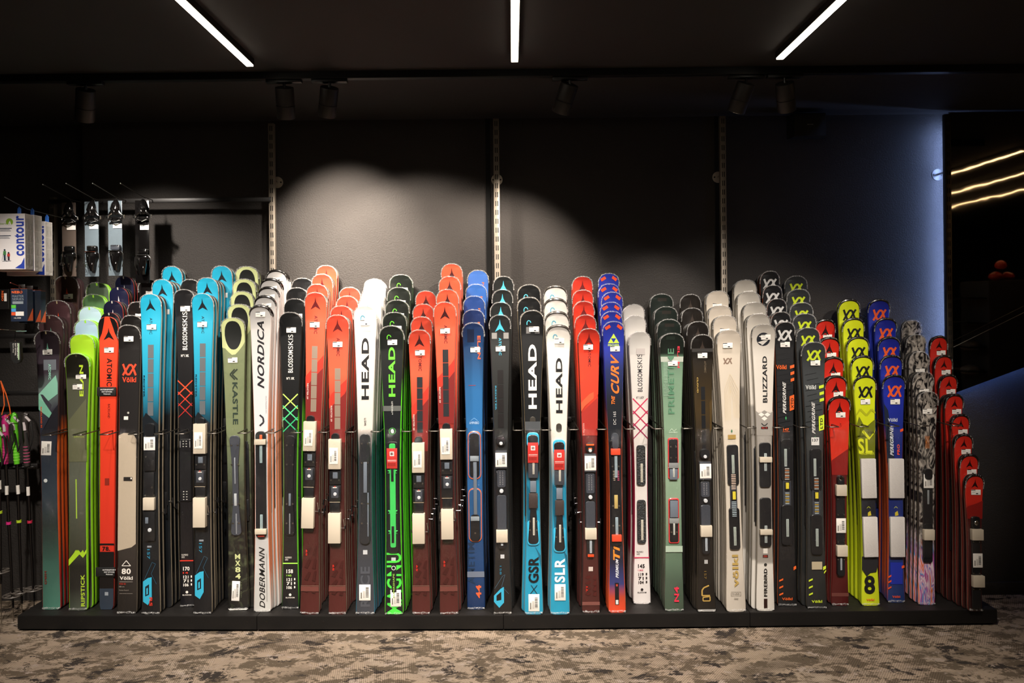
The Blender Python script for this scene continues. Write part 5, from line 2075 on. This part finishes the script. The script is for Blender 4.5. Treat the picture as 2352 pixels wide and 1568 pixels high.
SIDES = {
    4: [(0, '8c8270'), (1, 'c0b49c')],  # cream rows: lit steel edges painted as sidewall colour
    6: [(0, '8c8270'), (1, 'c0b49c')],
    10: [(0, '7a6e60'), (1, 'a89a86')],
    11: [(0, '7a6e60'), (1, 'a89a86')],
    14: [(0, '5a5048'), (1, '8a7c6e')],
    15: [(0, '5a5048'), (1, '8a7c6e')],
    25: [(0, '8a8070'), (1, 'a89c88')],
    26: [(0, '8a8478'), (1, 'a8a090')],
    0: [(0, '7a1a1c'), (.12, '8a1c1c'), (.25, 'c84a20'), (.60, 'e0662a'), (.66, '3a2a2c'), (1, '3a2a2c')],
    8: [(0, 'c8c0bc'), (.08, 'd0a898'), (.15, 'd87a58'), (.60, 'e08a68'), (.75, 'd0b0a4'), (1, 'd8d0cc')],
    9: [(0, '18181a'), (.1, '4a9a28'), (.2, '6ac832'), (.62, '6ac832'), (.68, '1c1e1c'), (1, '1c1e1c')],
    12: [(0, '30607a'), (.1, '1c5450'), (.55, '1c5450'), (.62, 'b8b4b0'), (1, 'd8d4ce')],
    13: [(0, '4a9a28'), (.1, '5adc2a'), (.74, '5adc2a'), (.82, '2a3a2a'), (1, '2a3a2a')],
    21: [(0, 'c04a24'), (.6, 'b8481f'), (.7, '3a2c4a'), (.8, '24308a'), (1, '24308a')],
    22: [(0, 'c8c0c0'), (.14, 'c8c0c0'), (.18, 'a82a50'), (.55, 'a82a50'), (.66, 'c8bcb8'), (1, 'c8c0bc')],
    31: [(0, '24386c'), (.1, 'b85030'), (.7, 'b85030'), (.78, '222e8c'), (1, '222e8c')]}


def side_mat(h):
    return mat('ski_sidewall', h, 0.4)


def make_pair(r, idx, L, sc, tip, lean_vec, base, colour, front, level_first, L0, nr):
    lab = '%s ski pair, %s' % ('frontmost' if idx == 0 else ORD[idx] + ' from front', r['name'])
    assert len(lab.split()) <= 16, lab
    e = empty('ski_pair', base, lab, 'skis', 'ski pairs in ' + r['name'])
    z = (tip - base).normalized()
    y = Vector((0, 1, 0))
    x = y.cross(z).normalized()
    y = z.cross(x)
    e.rotation_euler = Matrix((x, y, z)).transposed().to_euler()
    k = sc
    dims = (r['dims'][2] * k, r['dims'][1] * k, r['dims'][0] * k)
    if colour:
        st = [(1, colour), (0.85, colour)] + [(v, c) for v, c in [((r['by'] - yy) / (r['by'] - r['fy']), c) for yy, c in r['stops']] if v < 0.62]
        key = (nr, colour)
    else:
        st = [((r['by'] - yy) / (r['by'] - r['fy']), c) for yy, c in r['stops']]
        key = (nr, None)
    tm = top_mat(key, st, r['noise'], coat=0.7 if r['wrap'] else 0.3)
    sm = top_mat(('side', nr), SIDES[nr], None) if nr in SIDES else side_mat(r['side'])
    mb = MB()
    full = nr in (0, 1, 8, 9, 12, 13, 21, 22, 30, 31)
    ski_body(mb, L, dims, tm, sm, -1, full=full)
    s = Ski(L, dims, sc, r['fy'], r['by'], mb, L0)
    if level_first:
        r['fn'](s, front)
        if r['stk'] and (front or idx % 2 == 0 or True):
            s.sticker(r['stk'][0] + (0 if front else 3), r['stk'][1])
    ski = mb.build('ski', e)
    mb = MB()
    ski_body(mb, L, dims, tm, sm, 1, RISE * 0.5, full)
    mb.build('ski', e)
    if not front:
        # low binding of the pairs behind, seen from the side
        mb = MB()
        t = thick(L * .45, L)
        mb.box((0, -(t + 0.0035), L * 0.42), (r['dims'][1] * k * 0.8, 0.006, 0.40), BIND, 0.002)
        mb.box((0, -(t + 0.0055), L * 0.50), (r['dims'][1] * k * 0.7, 0.007, 0.16), BIND, 0.002)
        mb.box((0, -(t + 0.0055), L * 0.32), (r['dims'][1] * k * 0.7, 0.007, 0.12), BIND, 0.002)
        mb.build('binding', e)
        if r['fn'] in (f5, f7) or r['colour'] in ('orange-red', 'red') and nr > 4 and nr < 29:
            mb = MB()
            w_ = r['dims'][1] * k / 2
            zz = L * (0.30 + 0.012 * (idx % 3))
            mb.tube([(-w_, -t - 0.003, zz), (w_, -t - 0.003, zz)], 0.0018, CHROME, 6)
            for q in (-1, 1):
                mb.tube([(q * w_ * .8, -t - 0.003, zz), (q * (w_ + .018), -t - .003, zz)], 0.0018, CHROME, 6)
                mb.tube([(q * (w_ + .018), -t - .003, zz - .01), (q * (w_ + .018), -t - .003, zz + .02)], 0.004, BIND, 6)
            mb.build('brake_arm', e)
    made = {}
    for nme, p_ in s.parts.items():
        kind = nme.split('#')[0]
        par = e
        if kind in ('price_sticker', 'barcode_label', 'round_badge', 'safety_card'):
            par = ski
        elif kind in ('ruler_strip', 'binding_bridge', 'warning_sticker') and ('binding_plate' in made or 'binding_rail' in made):
            par = made.get('binding_plate') or made['binding_rail']
        elif kind == 'brake_arm' and 'heel_binding' in made:
            par = made['heel_binding']
        q_ = p_.build(kind, par)
        made.setdefault(kind, q_)
        if kind in PLAB:
            q_['label'] = PLAB[kind]
    if r['cap']:
        mb = MB()
        m = mat('tip_guard', r['cap'], 0.25, coat=.6)
        pts = tip_outline(L, dims, L - 0.055, n=10)
        n = len(pts)
        mb.tube(pts, [0.0035 + 0.0045 * math.sin(math.pi * i / (n - 1)) ** 0.5 for i in range(n)], m, 8)
        mb.build('tip_guard', ski)['label'] = 'black plastic tip guard'
    if r['wrap'] and level_first:
        mb = MB()
        pts = tip_outline(L, dims, L - 0.075, n=14, grow=0.001)
        pts = [(x_ + random.uniform(-.0015, .0015), y_ - 0.004 + random.uniform(-.002, .002), z_ + random.uniform(-.0005, .002)) for x_, y_, z_ in pts]
        mb.tube(pts, 0.003, WRAPM, 6, rj=0.35)
        mb.build('plastic_wrap', ski)
        if front:
            film(L, dims, (r['by'] - 1285) * sc, (r['by'] - (1190 if nr == 33 else 985)) * sc, 0.034).build('shrink_film', ski)
            mb = MB()
            zt = 0.004
            hw = dims[0] / 2 * .9
            pts = [(-hw + 2 * hw * i / 9 + random.uniform(-.001, .001), -0.012 + random.uniform(-.003, .003), 0.006 + random.uniform(-0.0, .004)) for i in range(10)]
            mb.tube(pts, 0.005, WRAPM, 6, rj=0.4)
            mb.build('plastic_wrap', ski)
    return e


for nr, r in enumerate(R_):
    hor = 718 + (1176 - r['bx']) * 0.0105
    d0 = (CAMZ - PH) * F / (r['by'] - hor)
    base0 = P(r['bx'], r['by'], d0)
    base0.z = PH + 0.001
    lean = 0.03
    tip0 = P(r['fx'], r['fy'], d0 + lean * 0.9)
    sc = (tip0 - base0).length / math.hypot(r['by'] - r['fy'], r['bx'] - r['fx'])
    L0 = (tip0 - base0).length
    off = tip0 - base0
    levels = [(r['fx'], r['fy'], r['n0'], None)] + list(r['lv'])
    total = sum(l[2] for l in levels)
    wallside = 4.56 if min(abs(base0.x - P(q, 700, PD).x) for q in (625, 1141, 1662, 2177)) < 0.13 else 4.64
    room = min(0.055 if nr == 33 else 0.048, (wallside - d0) / (total - 0.5))
    pitch = min(max(room, 0.026), 0.048)
    idx = 0
    for li, (tx, ty, n, colr) in enumerate(levels):
        for j in range(n):
            dd = d0 + idx * pitch
            if j == 0:
                tp = P(tx, ty, dd + lean * 0.9)
                tz = tp.z
                txw = tp.x
            else:
                txw += random.uniform(-.002, .002)
            tip = Vector((txw, dd + lean * .9, tz - 0.004 * j))
            # all pairs of a row stay parallel in plan, their tails on the board
            f_ = (tip.z - base0.z) / (tip0.z - base0.z)
            base = Vector((tip.x - off.x * f_, dd, PH + 0.001))
            L = (tip - base).length
            make_pair(r, idx, L, sc, tip, off, base, colr, idx == 0, j == 0, L0, nr)
            idx += 1

# ================================================================== left end: accessories
# cross bar with shelf post, hooks and hanging bindings
BD = 4.50
post_e, _ = post(119, 452, 0.5, 'short slotted post at far left behind the hanging boxes', mat('post_steel_shade', '8e8474', 0.45, 0.8), 0.03)
a, b_ = P(112, 463, PD - 0.02), P(622, 458, PD - 0.02)
o = MB().box(((a.x + b_.x) / 2, PD - 0.02, (a.z + b_.z) / 2), (b_.x - a.x, 0.012, 0.026), BLACKM, 0.002).build('cross_bar')
tag(o, 'upper black cross bar from the far left post to the first tall post', 'bar')
a, b_ = P(0, 903, PD - 0.02), P(100, 903, PD - 0.02)
o = MB().box(((a.x + b_.x) / 2 - 0.1, PD - 0.02, a.z), (b_.x - a.x + 0.25, 0.012, 0.026), BLACKM, 0.002).build('cross_bar')
tag(o, 'lower black cross bar behind the ski pole grips', 'bar')
a, b_ = P(0, 772, PD - 0.02), P(100, 772, PD - 0.02)
o = MB().box(((a.x + b_.x) / 2 - 0.1, PD - 0.02, a.z), (b_.x - a.x + 0.25, 0.012, 0.026), BLACKM, 0.002).build('cross_bar')
tag(o, 'middle black cross bar below the small dark blue boxes', 'bar')

GLOSSB = mat('gloss_black', '0c0b0b', 0.12, coat=0.8)
CLEAR = mat('clear_card', '8a9aa4', 0.15, trans=0.4, alpha=0.75)
CLEARB = mat('tinted_card', '5a4f48', 0.2, coat=.5)
hb = [(163, 460, (98, 423), 630, 'leftmost', 0), (215, 458, (152, 421), 630, 'second from left', 1), (269, 456, (213, 421), 628, 'third from left', 2), (331, 455, (277, 421), 645, 'rightmost', 3)]
for (px, py, near, yb, wh, kd) in hb:
    D = 4.46
    p = P(px, py, D)
    q = P(near[0], near[1], D - 0.27)
    hk = empty('wire_hook', (p.x, D, p.z), 'long thin wire hook above the %s hanging ski binding' % wh, 'hook', 'wire hooks for the bindings')
    MB().tube([(0, PD - D - 0.02, 0.004), (0, 0, 0.004), (q.x - p.x, -0.27, q.z - p.z)], 0.0022, RODM, 8).build('wire', hk)
    bm = bmesh.new()
    bmesh.ops.create_uvsphere(bm, u_segments=10, v_segments=8, radius=0.0045)
    bmesh.ops.translate(bm, vec=(q.x - p.x, -0.27, q.z - p.z), verts=bm.verts)
    mb = MB()
    mb.bm(bm, CHROME)
    mb.build('wire_end', hk)
    e = empty('hanging_binding', (p.x, D, p.z), '%s of the four packed ski bindings hanging under the cross bar' % wh, 'ski binding', 'packed ski bindings on hooks')
    s = D / F
    W = 16 * s
    H = (yb - py) * s
    mb = MB()
    mb.tube([(0.006 * math.cos(t * math.pi / 6), 0, -0.004 + 0.006 * math.sin(t * math.pi / 6)) for t in range(12)], 0.0018, CHROME, 6, closed=True)
    mb.build('ring', e)
    mb = MB()
    mb.box((-0.013, 0.001, -0.012 - H / 2), (2 * W, 0.003, H), (CLEARB, CLEAR, CLEAR, BIND)[kd] if kd < 3 else GLOSSB, 0.001)
    mb.build('backing_card', e)
    # toe piece: nose, body and two side wings with rollers
    mb = MB()
    k = 0.55
    mb.tube([(0, -.012, -.012), (0, -.02, -.03), (0, -.026, -.055), (0, -.022, -.08)], [.008, .017, .021, .012], GLOSSB, 14)
    for sx in (-1, 1):
        mb.tube([(sx * .006, -.02, -.05), (sx * .02, -.024, -.075), (sx * .034, -.02, -.088)], [.006, .008, .005], CHROME if kd == 2 else GLOSSB, 10)
        mb.tube([(sx * .034, -.02, -.098), (sx * .034, -.02, -.082)], .007, CHROME, 10)
        mb.tube([(sx * .012, -.03, -.095), (sx * .028, -.024, -.108)], .005, GLOSSB, 8)
    mb.tube([(0, -.036, -.035), (0, -.04, -.07)], .004, CHROME, 10)
    mb.box((0, -.014, -.10), (.05, .022, .018), GLOSSB, .004)
    mb.tube([(-.02, -.03, -.104), (0, -.034, -.114), (.02, -.03, -.104)], .0025, CHROME, 8)
    mb.v = [(x * 1.3, y, -.012 + (z + .012) * 1.2) for x, y, z in mb.v]
    mb.build('toe_piece', e)
    mb = MB()
    mb.box((.002, -.004, -.155 + (0.0 if kd < 3 else -.012)), (.05, .001, .026), PAPER)
    mb.box((-.010, -.005, -.145 + (0.0 if kd < 3 else -.012)), (.024, .001, .004), INK)
    mb.build('price_sticker', e)
    mb = MB()
    z0 = -.012 - H * .60
    mb.box((0, -.02, z0 - .012), (.042, .03, .03), GLOSSB if kd != 2 else BIND2, .006)
    for g in range(5):
        mb.cyl((-.014 + g * .007, -.036, z0 - .002), (-.014 + g * .007, -.038, z0 - .002), .0026, CHROME, 8)
    mb.box((0, -.022, z0 - .046), (.05, .034, .034), GLOSSB, .008)
    mb.tube([(0, -.03, z0 - .06), (0, -.03, z0 - .10), (0, -.02, z0 - .14)], [.022, .018, .010], GLOSSB, 14)
    mb.tube([(-.01, -.044, z0 - .05), (-.01, -.044, z0 - .078)], .003, CHROME, 8)
    mb.tube([(.008, -.042, z0 - .08), (.008, -.044, z0 - .105)], .0028, CHROME, 8)
    mb.v = [(x * 1.25, y, z) for x, y, z in mb.v]
    mb.build('heel_piece', e)
    mb = MB()
    for sx in (-1, 1):
        mb.tube([(sx * .022, -.02, z0 - .03), (sx * .034, -.022, z0 - .045), (sx * .036, -.02, z0 - .09), (sx * .028, -.016, z0 - .12)], .002, CHROME, 8)
    mb.tube([(-.024, -.04, z0 - .032), (.024, -.04, z0 - .032)], .003, CHROME, 8)
    if kd < 2:
        mb.tube([(-.02 + .01 * math.cos(t * math.pi / 5), -.046, z0 - .10 + .008 * math.sin(t * math.pi / 5)) for t in range(10)], .0016, CHROME, 6, closed=True)
    mb.v = [(x * 1.25, y - .004, z) for x, y, z in mb.v]
    mb.build('brake_wires', e)

# white touring-skin boxes
BOXW = mat('box_white', 'e6e2e2', 0.5)
BOXG = mat('box_side_grey', 'c8c4bc', 0.6, bump=(60, .4))
BLUEP = mat('print_blue', '1838a0', 0.5)
BD0 = 3.98
boxes = [(57, 490, 618, 0.0, 'front one of the white boxes with blue vertical lettering at far left'),
         (78, 493, 622, 0.072, 'second white lettered box, right behind the front one'),
         (103, 508, 632, 0.18, 'rearmost white lettered box, hanging slightly lower')]
for n_, (px, y0, y1, dd, lab) in enumerate(boxes):
    D = BD0 + dd
    tl, br = P(px, y0, D), P(px, y1, D)
    W = 0.205
    H = tl.z - br.z
    e = empty('skin_box', (tl.x, D, br.z), lab, 'box', 'white boxes hanging at far left')
    T = 0.068
    mb = MB()
    mb.box((-W / 2, T / 2, H / 2), (W, T, H), BOXW, 0.001)
    s = D / F
    mb.poly([(0.0006, 0.003, 0.003), (0.0006, T - .003, .003), (0.0006, T - .003, H - .003), (.0006, .003, H - .003)], BOXG)
    for a_ in range(4):
        for c_ in range(2):
            z = .02 + a_ * (H - .04) / 4
            yq = .008 + c_ * .028
            mb.poly([(0.0011, yq, z), (.0011, yq + .024, z), (.0011, yq + .024, z + (H - .06) / 4), (.0011, yq, z + (H - .06) / 4)], mat('pictogram_grey', 'b4b0a8', .6))
            mb.tube([(0.0014, yq + .006, z + .006), (.0014, yq + .012, z + .035), (.0014, yq + .018, z + .01)], .0008, mat('pictogram_line', '8a867e', .6), 4)
    fy = -0.0008
    sign_text(mb, 'contour', (-.004, fy, H * .24), (0, 0, H * .72), (-.050, 0, 0), BLUEP)
    mb.prism([(-.052, fy, .006), (-.004, fy, .002), (-.004, fy, .060), (-.020, fy, .028)], (0, -.0003, 0), BLUEP)
    if n_ == 0:
        GR = mat('print_green', '86b02a', .5)
        DK = mat('print_navy', '2a3448', .5)
        mb.prism([(-.078 + .018 * math.cos(t * .4), fy, H - .042 + .018 * math.sin(t * .4)) for t in range(16)], (0, -.0003, 0), GR)
        mb.prism([(-.090, fy - .0005, H - .062), (-.076, fy - .0005, H - .036), (-.066, fy - .0005, H - .062)], (0, -.0003, 0), BOXW)
        sign_text(mb, 'StartUp', (-.13, fy - .001, H - .058), (.056, 0, 0), (0, 0, .012), GR, False)
        for k_, (z_, w_) in enumerate(((.075, .07), (.082, .06), (.088, .065), (.112, .065), (.119, .055), (.125, .06))):
            mb.box((-.14 + w_ / 2, fy, H - z_), (w_ * 1.1, .0004, .0022 if k_ % 3 else .004), DK)
        # the two little skiers of the picture
        for (sx, hh, c1, c2) in ((-.104, .058, '3a7a3c', '1c3444'), (-.084, .042, 'b83028', '3a2a34')):
            zz = .045
            mb.box((sx, fy, zz + hh * .28), (.010, .0005, hh * .56), mat('print_figure', c2, .5))
            mb.box((sx, fy - .0003, zz + hh * .66), (.014, .0005, hh * .34), mat('print_figure', c1, .5))
            mb.cyl((sx, fy - .0012, zz + hh * .92), (sx, fy + .0002, zz + hh * .92), .0045, mat('print_figure', c2, .5), 12)
            mb.tube([(sx - .014, fy, zz), (sx - .006, fy, zz + hh * .7)], .0007, DK, 4)
            mb.tube([(sx - .012, fy, zz - .004), (sx + .012, fy, zz - .002)], .0012, DK, 4)
    mb.build('carton', e, smooth=False)
    mb = MB()
    lx = -.055 + .02 * n_
    mb.tube([(lx, T / 2, H - .001), (lx + .001, T / 2, H + .028), (lx + .006, T / 2, H + .036), (lx + .012, T / 2, H + .028), (lx + .012, T / 2, H - .001)], .004, mat('blue_loop', '2c6cc8', .5), 8)
    mb.box((lx + .006, T / 2, H + .015), (.014, .003, .030), mat('blue_loop', '2c6cc8', .5), .001)
    mb.build('hanging_loop', e)
p = P(30, 470, 4.3)
o = MB().tube([P(10, 452, 3.85), P(62, 480, 4.1), Vector((P(62, 480, 4.1).x + .0, 4.57, P(62, 480, 4.1).z - .01))], 0.0025, RODM, 8).build('wire_hook')
tag(o, 'wire hook carrying the white lettered boxes at far left', 'hook')

# small dark blue headlamp boxes
NAVY = mat('box_navy', '1e2a40', .4, coat=.3)
NSIDE = mat('box_navy_side', '16203a', .4, coat=.3)
ORP = mat('print_orange', 'f06a2c', .5)
nb = [(25, 62, 663, 738, 4.05, 'front small dark blue box with orange and grey lettering'), (62, 80, 666, 741, 4.13, 'second small dark blue box behind the lettered one'), (84, 92, 668, 742, 4.22, 'third small dark blue box, rearmost of its hook')]
for n_, (x0, x1, y0, y1, D, lab) in enumerate(nb):
    a, b_ = P(62 if n_ == 0 else x1, y0, D), P(x1, y1, D)
    W, H, T = 0.085, a.z - b_.z, .05
    e = empty('lamp_box', (a.x, D, b_.z), lab, 'box', 'small dark blue boxes on a hook')
    mb = MB()
    mb.box((-W / 2, T / 2, H / 2), (W, T, H), NAVY, .001)
    mb.prism([(0.0006, T * .05, .004), (.0006, T * .95, .004), (.0006, T * .95, H * .40)], (.0004, 0, 0), ORP)
    mb.box((-W / 2, T / 2, H + .0004), (W, T, .0008), ORP)
    fy = -.0006
    sign_text(mb, 'NEBO', (-W * .93, fy, H * .86), (W * .66, 0, 0), (0, 0, H * .08), ORP)
    G = mat('print_grey', '8a949c', .5)
    sign_text(mb, 'MASTER', (-W * .9, fy, H * .74), (W * .7, 0, 0), (0, 0, H * .07), G, False)
    sign_text(mb, 'SERIES', (-W * .9, fy, H * .65), (W * .7, 0, 0), (0, 0, H * .07), G, False)
    mb.box((-W * .56, fy, H * .58), (W * .66, .0004, H * .08), G)
    for k_, c in enumerate(('5ac83c', '4a9ad8', 'e8582c')):
        mb.box((-W * .82, fy, H * (.46 - k_ * .11)), (W * .28, .0006, H * .1), mat('print_swatch', c, .5))
    mb.box((-W * .45, fy - .0004, H * .24), (W * .5, .0006, H * .13), PAPER)
    sign_text(mb, 'HL1000', (-W * .8, fy, H * .09), (W * .42, 0, 0), (0, 0, H * .04), PAPER, False)
    mb.build('carton', e, smooth=False)
    mb = MB()
    mb.box((-W / 2, T / 2, H + .012), (W * .4, .0012, .024), mat('hang_tab', '1a1614', .4), .0004)
    mb.build('hang_tab', e)
a = P(20, 664, 4.0)
o = MB().tube([P(24, 649, 3.95), P(45, 657, 4.06), P(90, 664, 4.35), P(96, 664, 4.57)], .0022, mat('hook_red', '6a2a1c', .4, .5), 8).build('wire_hook')
tag(o, 'wire hook carrying the small dark blue boxes', 'hook')
a, b_ = P(20, 664, 4.3), P(20, 710, 4.3)
e = empty('lamp_box', (a.x, 4.3, b_.z), 'black box with vertical orange lettering cut off by the left picture edge', 'box')
mb = MB()
H = a.z - b_.z
mb.box((-.05, .03, H / 2), (.10, .06, H), mat('box_black', '14100f', .4), .001)
sign_text(mb, 'NEBO', (-.040, -.0006, H * .92), (0, 0, -H * .5), (.012, 0, 0), ORP)
mb.box((-.018, -.0006, H * .6), (.014, .0004, H * .4), PAPER)
mb.build('carton', e, smooth=False)

# luggage-style tag on a short hook
a = P(34, 785, 4.15)
e = empty('strap_pack', (a.x, 4.15, a.z), 'small black packed strap with white print hanging at far left', 'ski strap')
s = 4.15 / F
mb = MB()
mb.prism([(-12 * s, 0, 0), (11 * s, 0, 0), (14 * s, 0, -38 * s), (10 * s, 0, -47 * s), (2 * s, 0, -50 * s), (-5 * s, 0, -46 * s), (-9 * s, 0, -38 * s)], (0, .02, 0), mat('strap_black', '121212', .7))
mb.box((9 * s, -.001, -22 * s), (3 * s, .002, 38 * s), mat('strap_edge_green', 'b8d8b0', .5))
for k_, (t, l, w_) in enumerate((('INTERSPORT', 34, 4), ('RENT NETWORK', 28, 3), ('Sport shop', 22, 2.6))):
    sign_text(mb, t, ((5 - k_ * 5) * s, -.0008, -3 * s), (0, 0, -l * s), (w_ * s, 0, 0), PAPER)
mb.build('strap', e)
mb = MB()
mb.tube([(-.002, .005, 0), (-.001, .005, 18 * s), (0.003, .005, 24 * s), (.0, .10, 24 * s), (-.03, -.08, 30 * s)], .0018, CHROME, 8)
mb.build('hook', e)

# ski poles in their rack
a, b_ = P(0, 1073, 4.42), P(82, 1073, 4.42)
e = empty('pole_rack', (a.x - .15, 4.42, a.z), 'black clip rack that holds the ski poles at far left', 'rack')
W = b_.x - a.x + .15
MB().box((W / 2, .03, 0), (W, .03, .03), BLACKM, .003).build('rack_bar', e)
for k_ in range(5):
    mb = MB()
    cx_ = .13 + k_ * .052
    mb.tube([(cx_ + .018 * math.cos(t), -.012 + .018 * math.sin(t), 0) for t in [math.radians(-60 + 300 * i / 10 + 30) for i in range(11)]], .004, BLACKM, 6)
    mb.build('clip', e)
MB().tube([(W * .6, .04, 0), (W * .6, .15, 0)], .008, BLACKM, 8).build('bracket', e)
pol = [(13, 958, 13, 1065, 30, 1395, 'c8287a', '7a1c4c', 'd82a80', 'pink', 'with the pink grip', 4.38),
       (32, 953, 39, 1065, 50, 1385, '6ad82c', '6ad82c', 'b8d82c', 'green', 'with the bright green grip, right of the pink one', 4.40),
       (58, 952, 62, 1070, 78, 1380, '3a3432', '3a3432', 'c82a4c', 'grey', 'with the dark grey grip and pink rings, rightmost', 4.42),
       (-4, 985, -2, 1060, 2, 1340, '6ad82c', '6ad82c', 'b8d82c', 'green', 'with a green grip, cut off by the left picture edge', 4.36)]
for (x0, y0, x1, y1, x2, y2, c1, c2, rc, cn, lab, D) in pol:
    A, B = P(x0, y0, D), P(x1, y1, D)
    C = P(x2, y2, D + .06)
    C.z = max(C.z, 0.05)
    e = empty('ski_pole', (C.x, C.y, 0.0), 'ski pole ' + lab, 'ski pole', 'ski poles in the left rack')
    O = Vector((C.x, C.y, 0))
    A, B, C = A - O, B - O, C - O
    mb = MB()
    up = (A - B).normalized()
    G1 = mat('grip_' + cn, c1, .45, coat=.3)
    G2 = mat('grip_lower_' + cn, c2, .6)
    n = 12
    pts = [A + (B - A) * t / n for t in range(n + 1)]
    rr = [q * 1.2 for q in (.012, .017, .016, .013, .014, .015, .014, .013, .0135, .0125, .0135, .0125, .012)]
    mb.tube(pts, rr, G1, 14)
    mb.tube([A + Vector((-.018, 0, 0)), A + Vector((0, 0, .004)), A + Vector((.016, 0, -.002))], [.008, .013, .008], G1, 10)
    for k_ in range(6):
        q = A + (B - A) * (.62 + .06 * k_)
        mb.tube([q + up * .002, q - up * .002], .0168, mat('grip_rib', 'd85a8a' if cn != 'green' else '9af05a', .5), 12)
    mb.build('grip', e)
    MB().tube([A + (B - A) * .14 + Vector((0, -.014, 0)), A + (B - A) * .3 + Vector((0.004, -.015, 0))], .008, mat('grip_pad', 'd8ccd0', .5), 8).build('grip_pad', e)
    MB().tube([A + Vector((.01, -.01, -.005)), A + Vector((.045, -.02, -.04)), A + Vector((.055, -.02, -.13)), A + Vector((.03, -.015, -.20)), A + Vector((.012, -.012, -.10))], .005, mat('pole_strap_black', '1a1918', .7), 6).build('wrist_strap', e)
    MB().tube([A + Vector((.012, -.016, -.01)), A + Vector((.04, -.022, -.035))], .007, mat('strap_tab', 'c8c0c0', .5), 6).build('strap_tab', e)
    mb = MB()
    mb.tube([B, B + (C - B) * .35, C], [.009, .008, .006], mat('pole_shaft', '161415', .25, .4, coat=.5), 12)
    q = B + (C - B) * .40
    mb.tube([q, q - up * .014], .013, mat('pole_ring', rc, .5), 12)
    q = B + (C - B) * .15
    mb.tube([q, q - up * .05], .0092, PAPER, 12)
    mb.build('shaft', e)
    # basket: rim, spokes
    mb = MB()
    q = C + up * .07
    mb.tube([q + Vector((.05 * math.cos(t * math.pi / 10), .05 * math.sin(t * math.pi / 10), 0)) for t in range(20)], .004, mat('basket_grey', '5a544e', .4), 6, closed=True)
    for k_ in range(6):
        t = k_ * math.pi / 3
        mb.tube([q, q + Vector((.05 * math.cos(t), .05 * math.sin(t), 0))], .004, mat('basket_grey', '5a544e', .4), 6)
    mb.tube([q + up * .015, q - up * .01], .011, mat('basket_grey', '5a544e', .4), 10)
    mb.build('basket', e)
    MB().tube([C + up * .01, Vector((C.x, C.y, 0.002))], [.004, .002], STEEL, 8).build('pole_tip', e)
o = MB().tube([P(4, 901, 4.56), P(3, 885, 4.45), P(2, 875, 4.3), P(8, 900, 4.3), P(10, 930, 4.3), P(4, 952, 4.3)], .003, ORP, 6)
o.tube([P(2, 875, 4.3), P(14, 905, 4.3), P(22, 935, 4.3), P(24, 950, 4.3), P(12, 958, 4.31)], .003, ORP, 6)
o = o.build('orange_cord')
tag(o, 'thin orange looped cord above the ski pole grips at far left', 'cord')
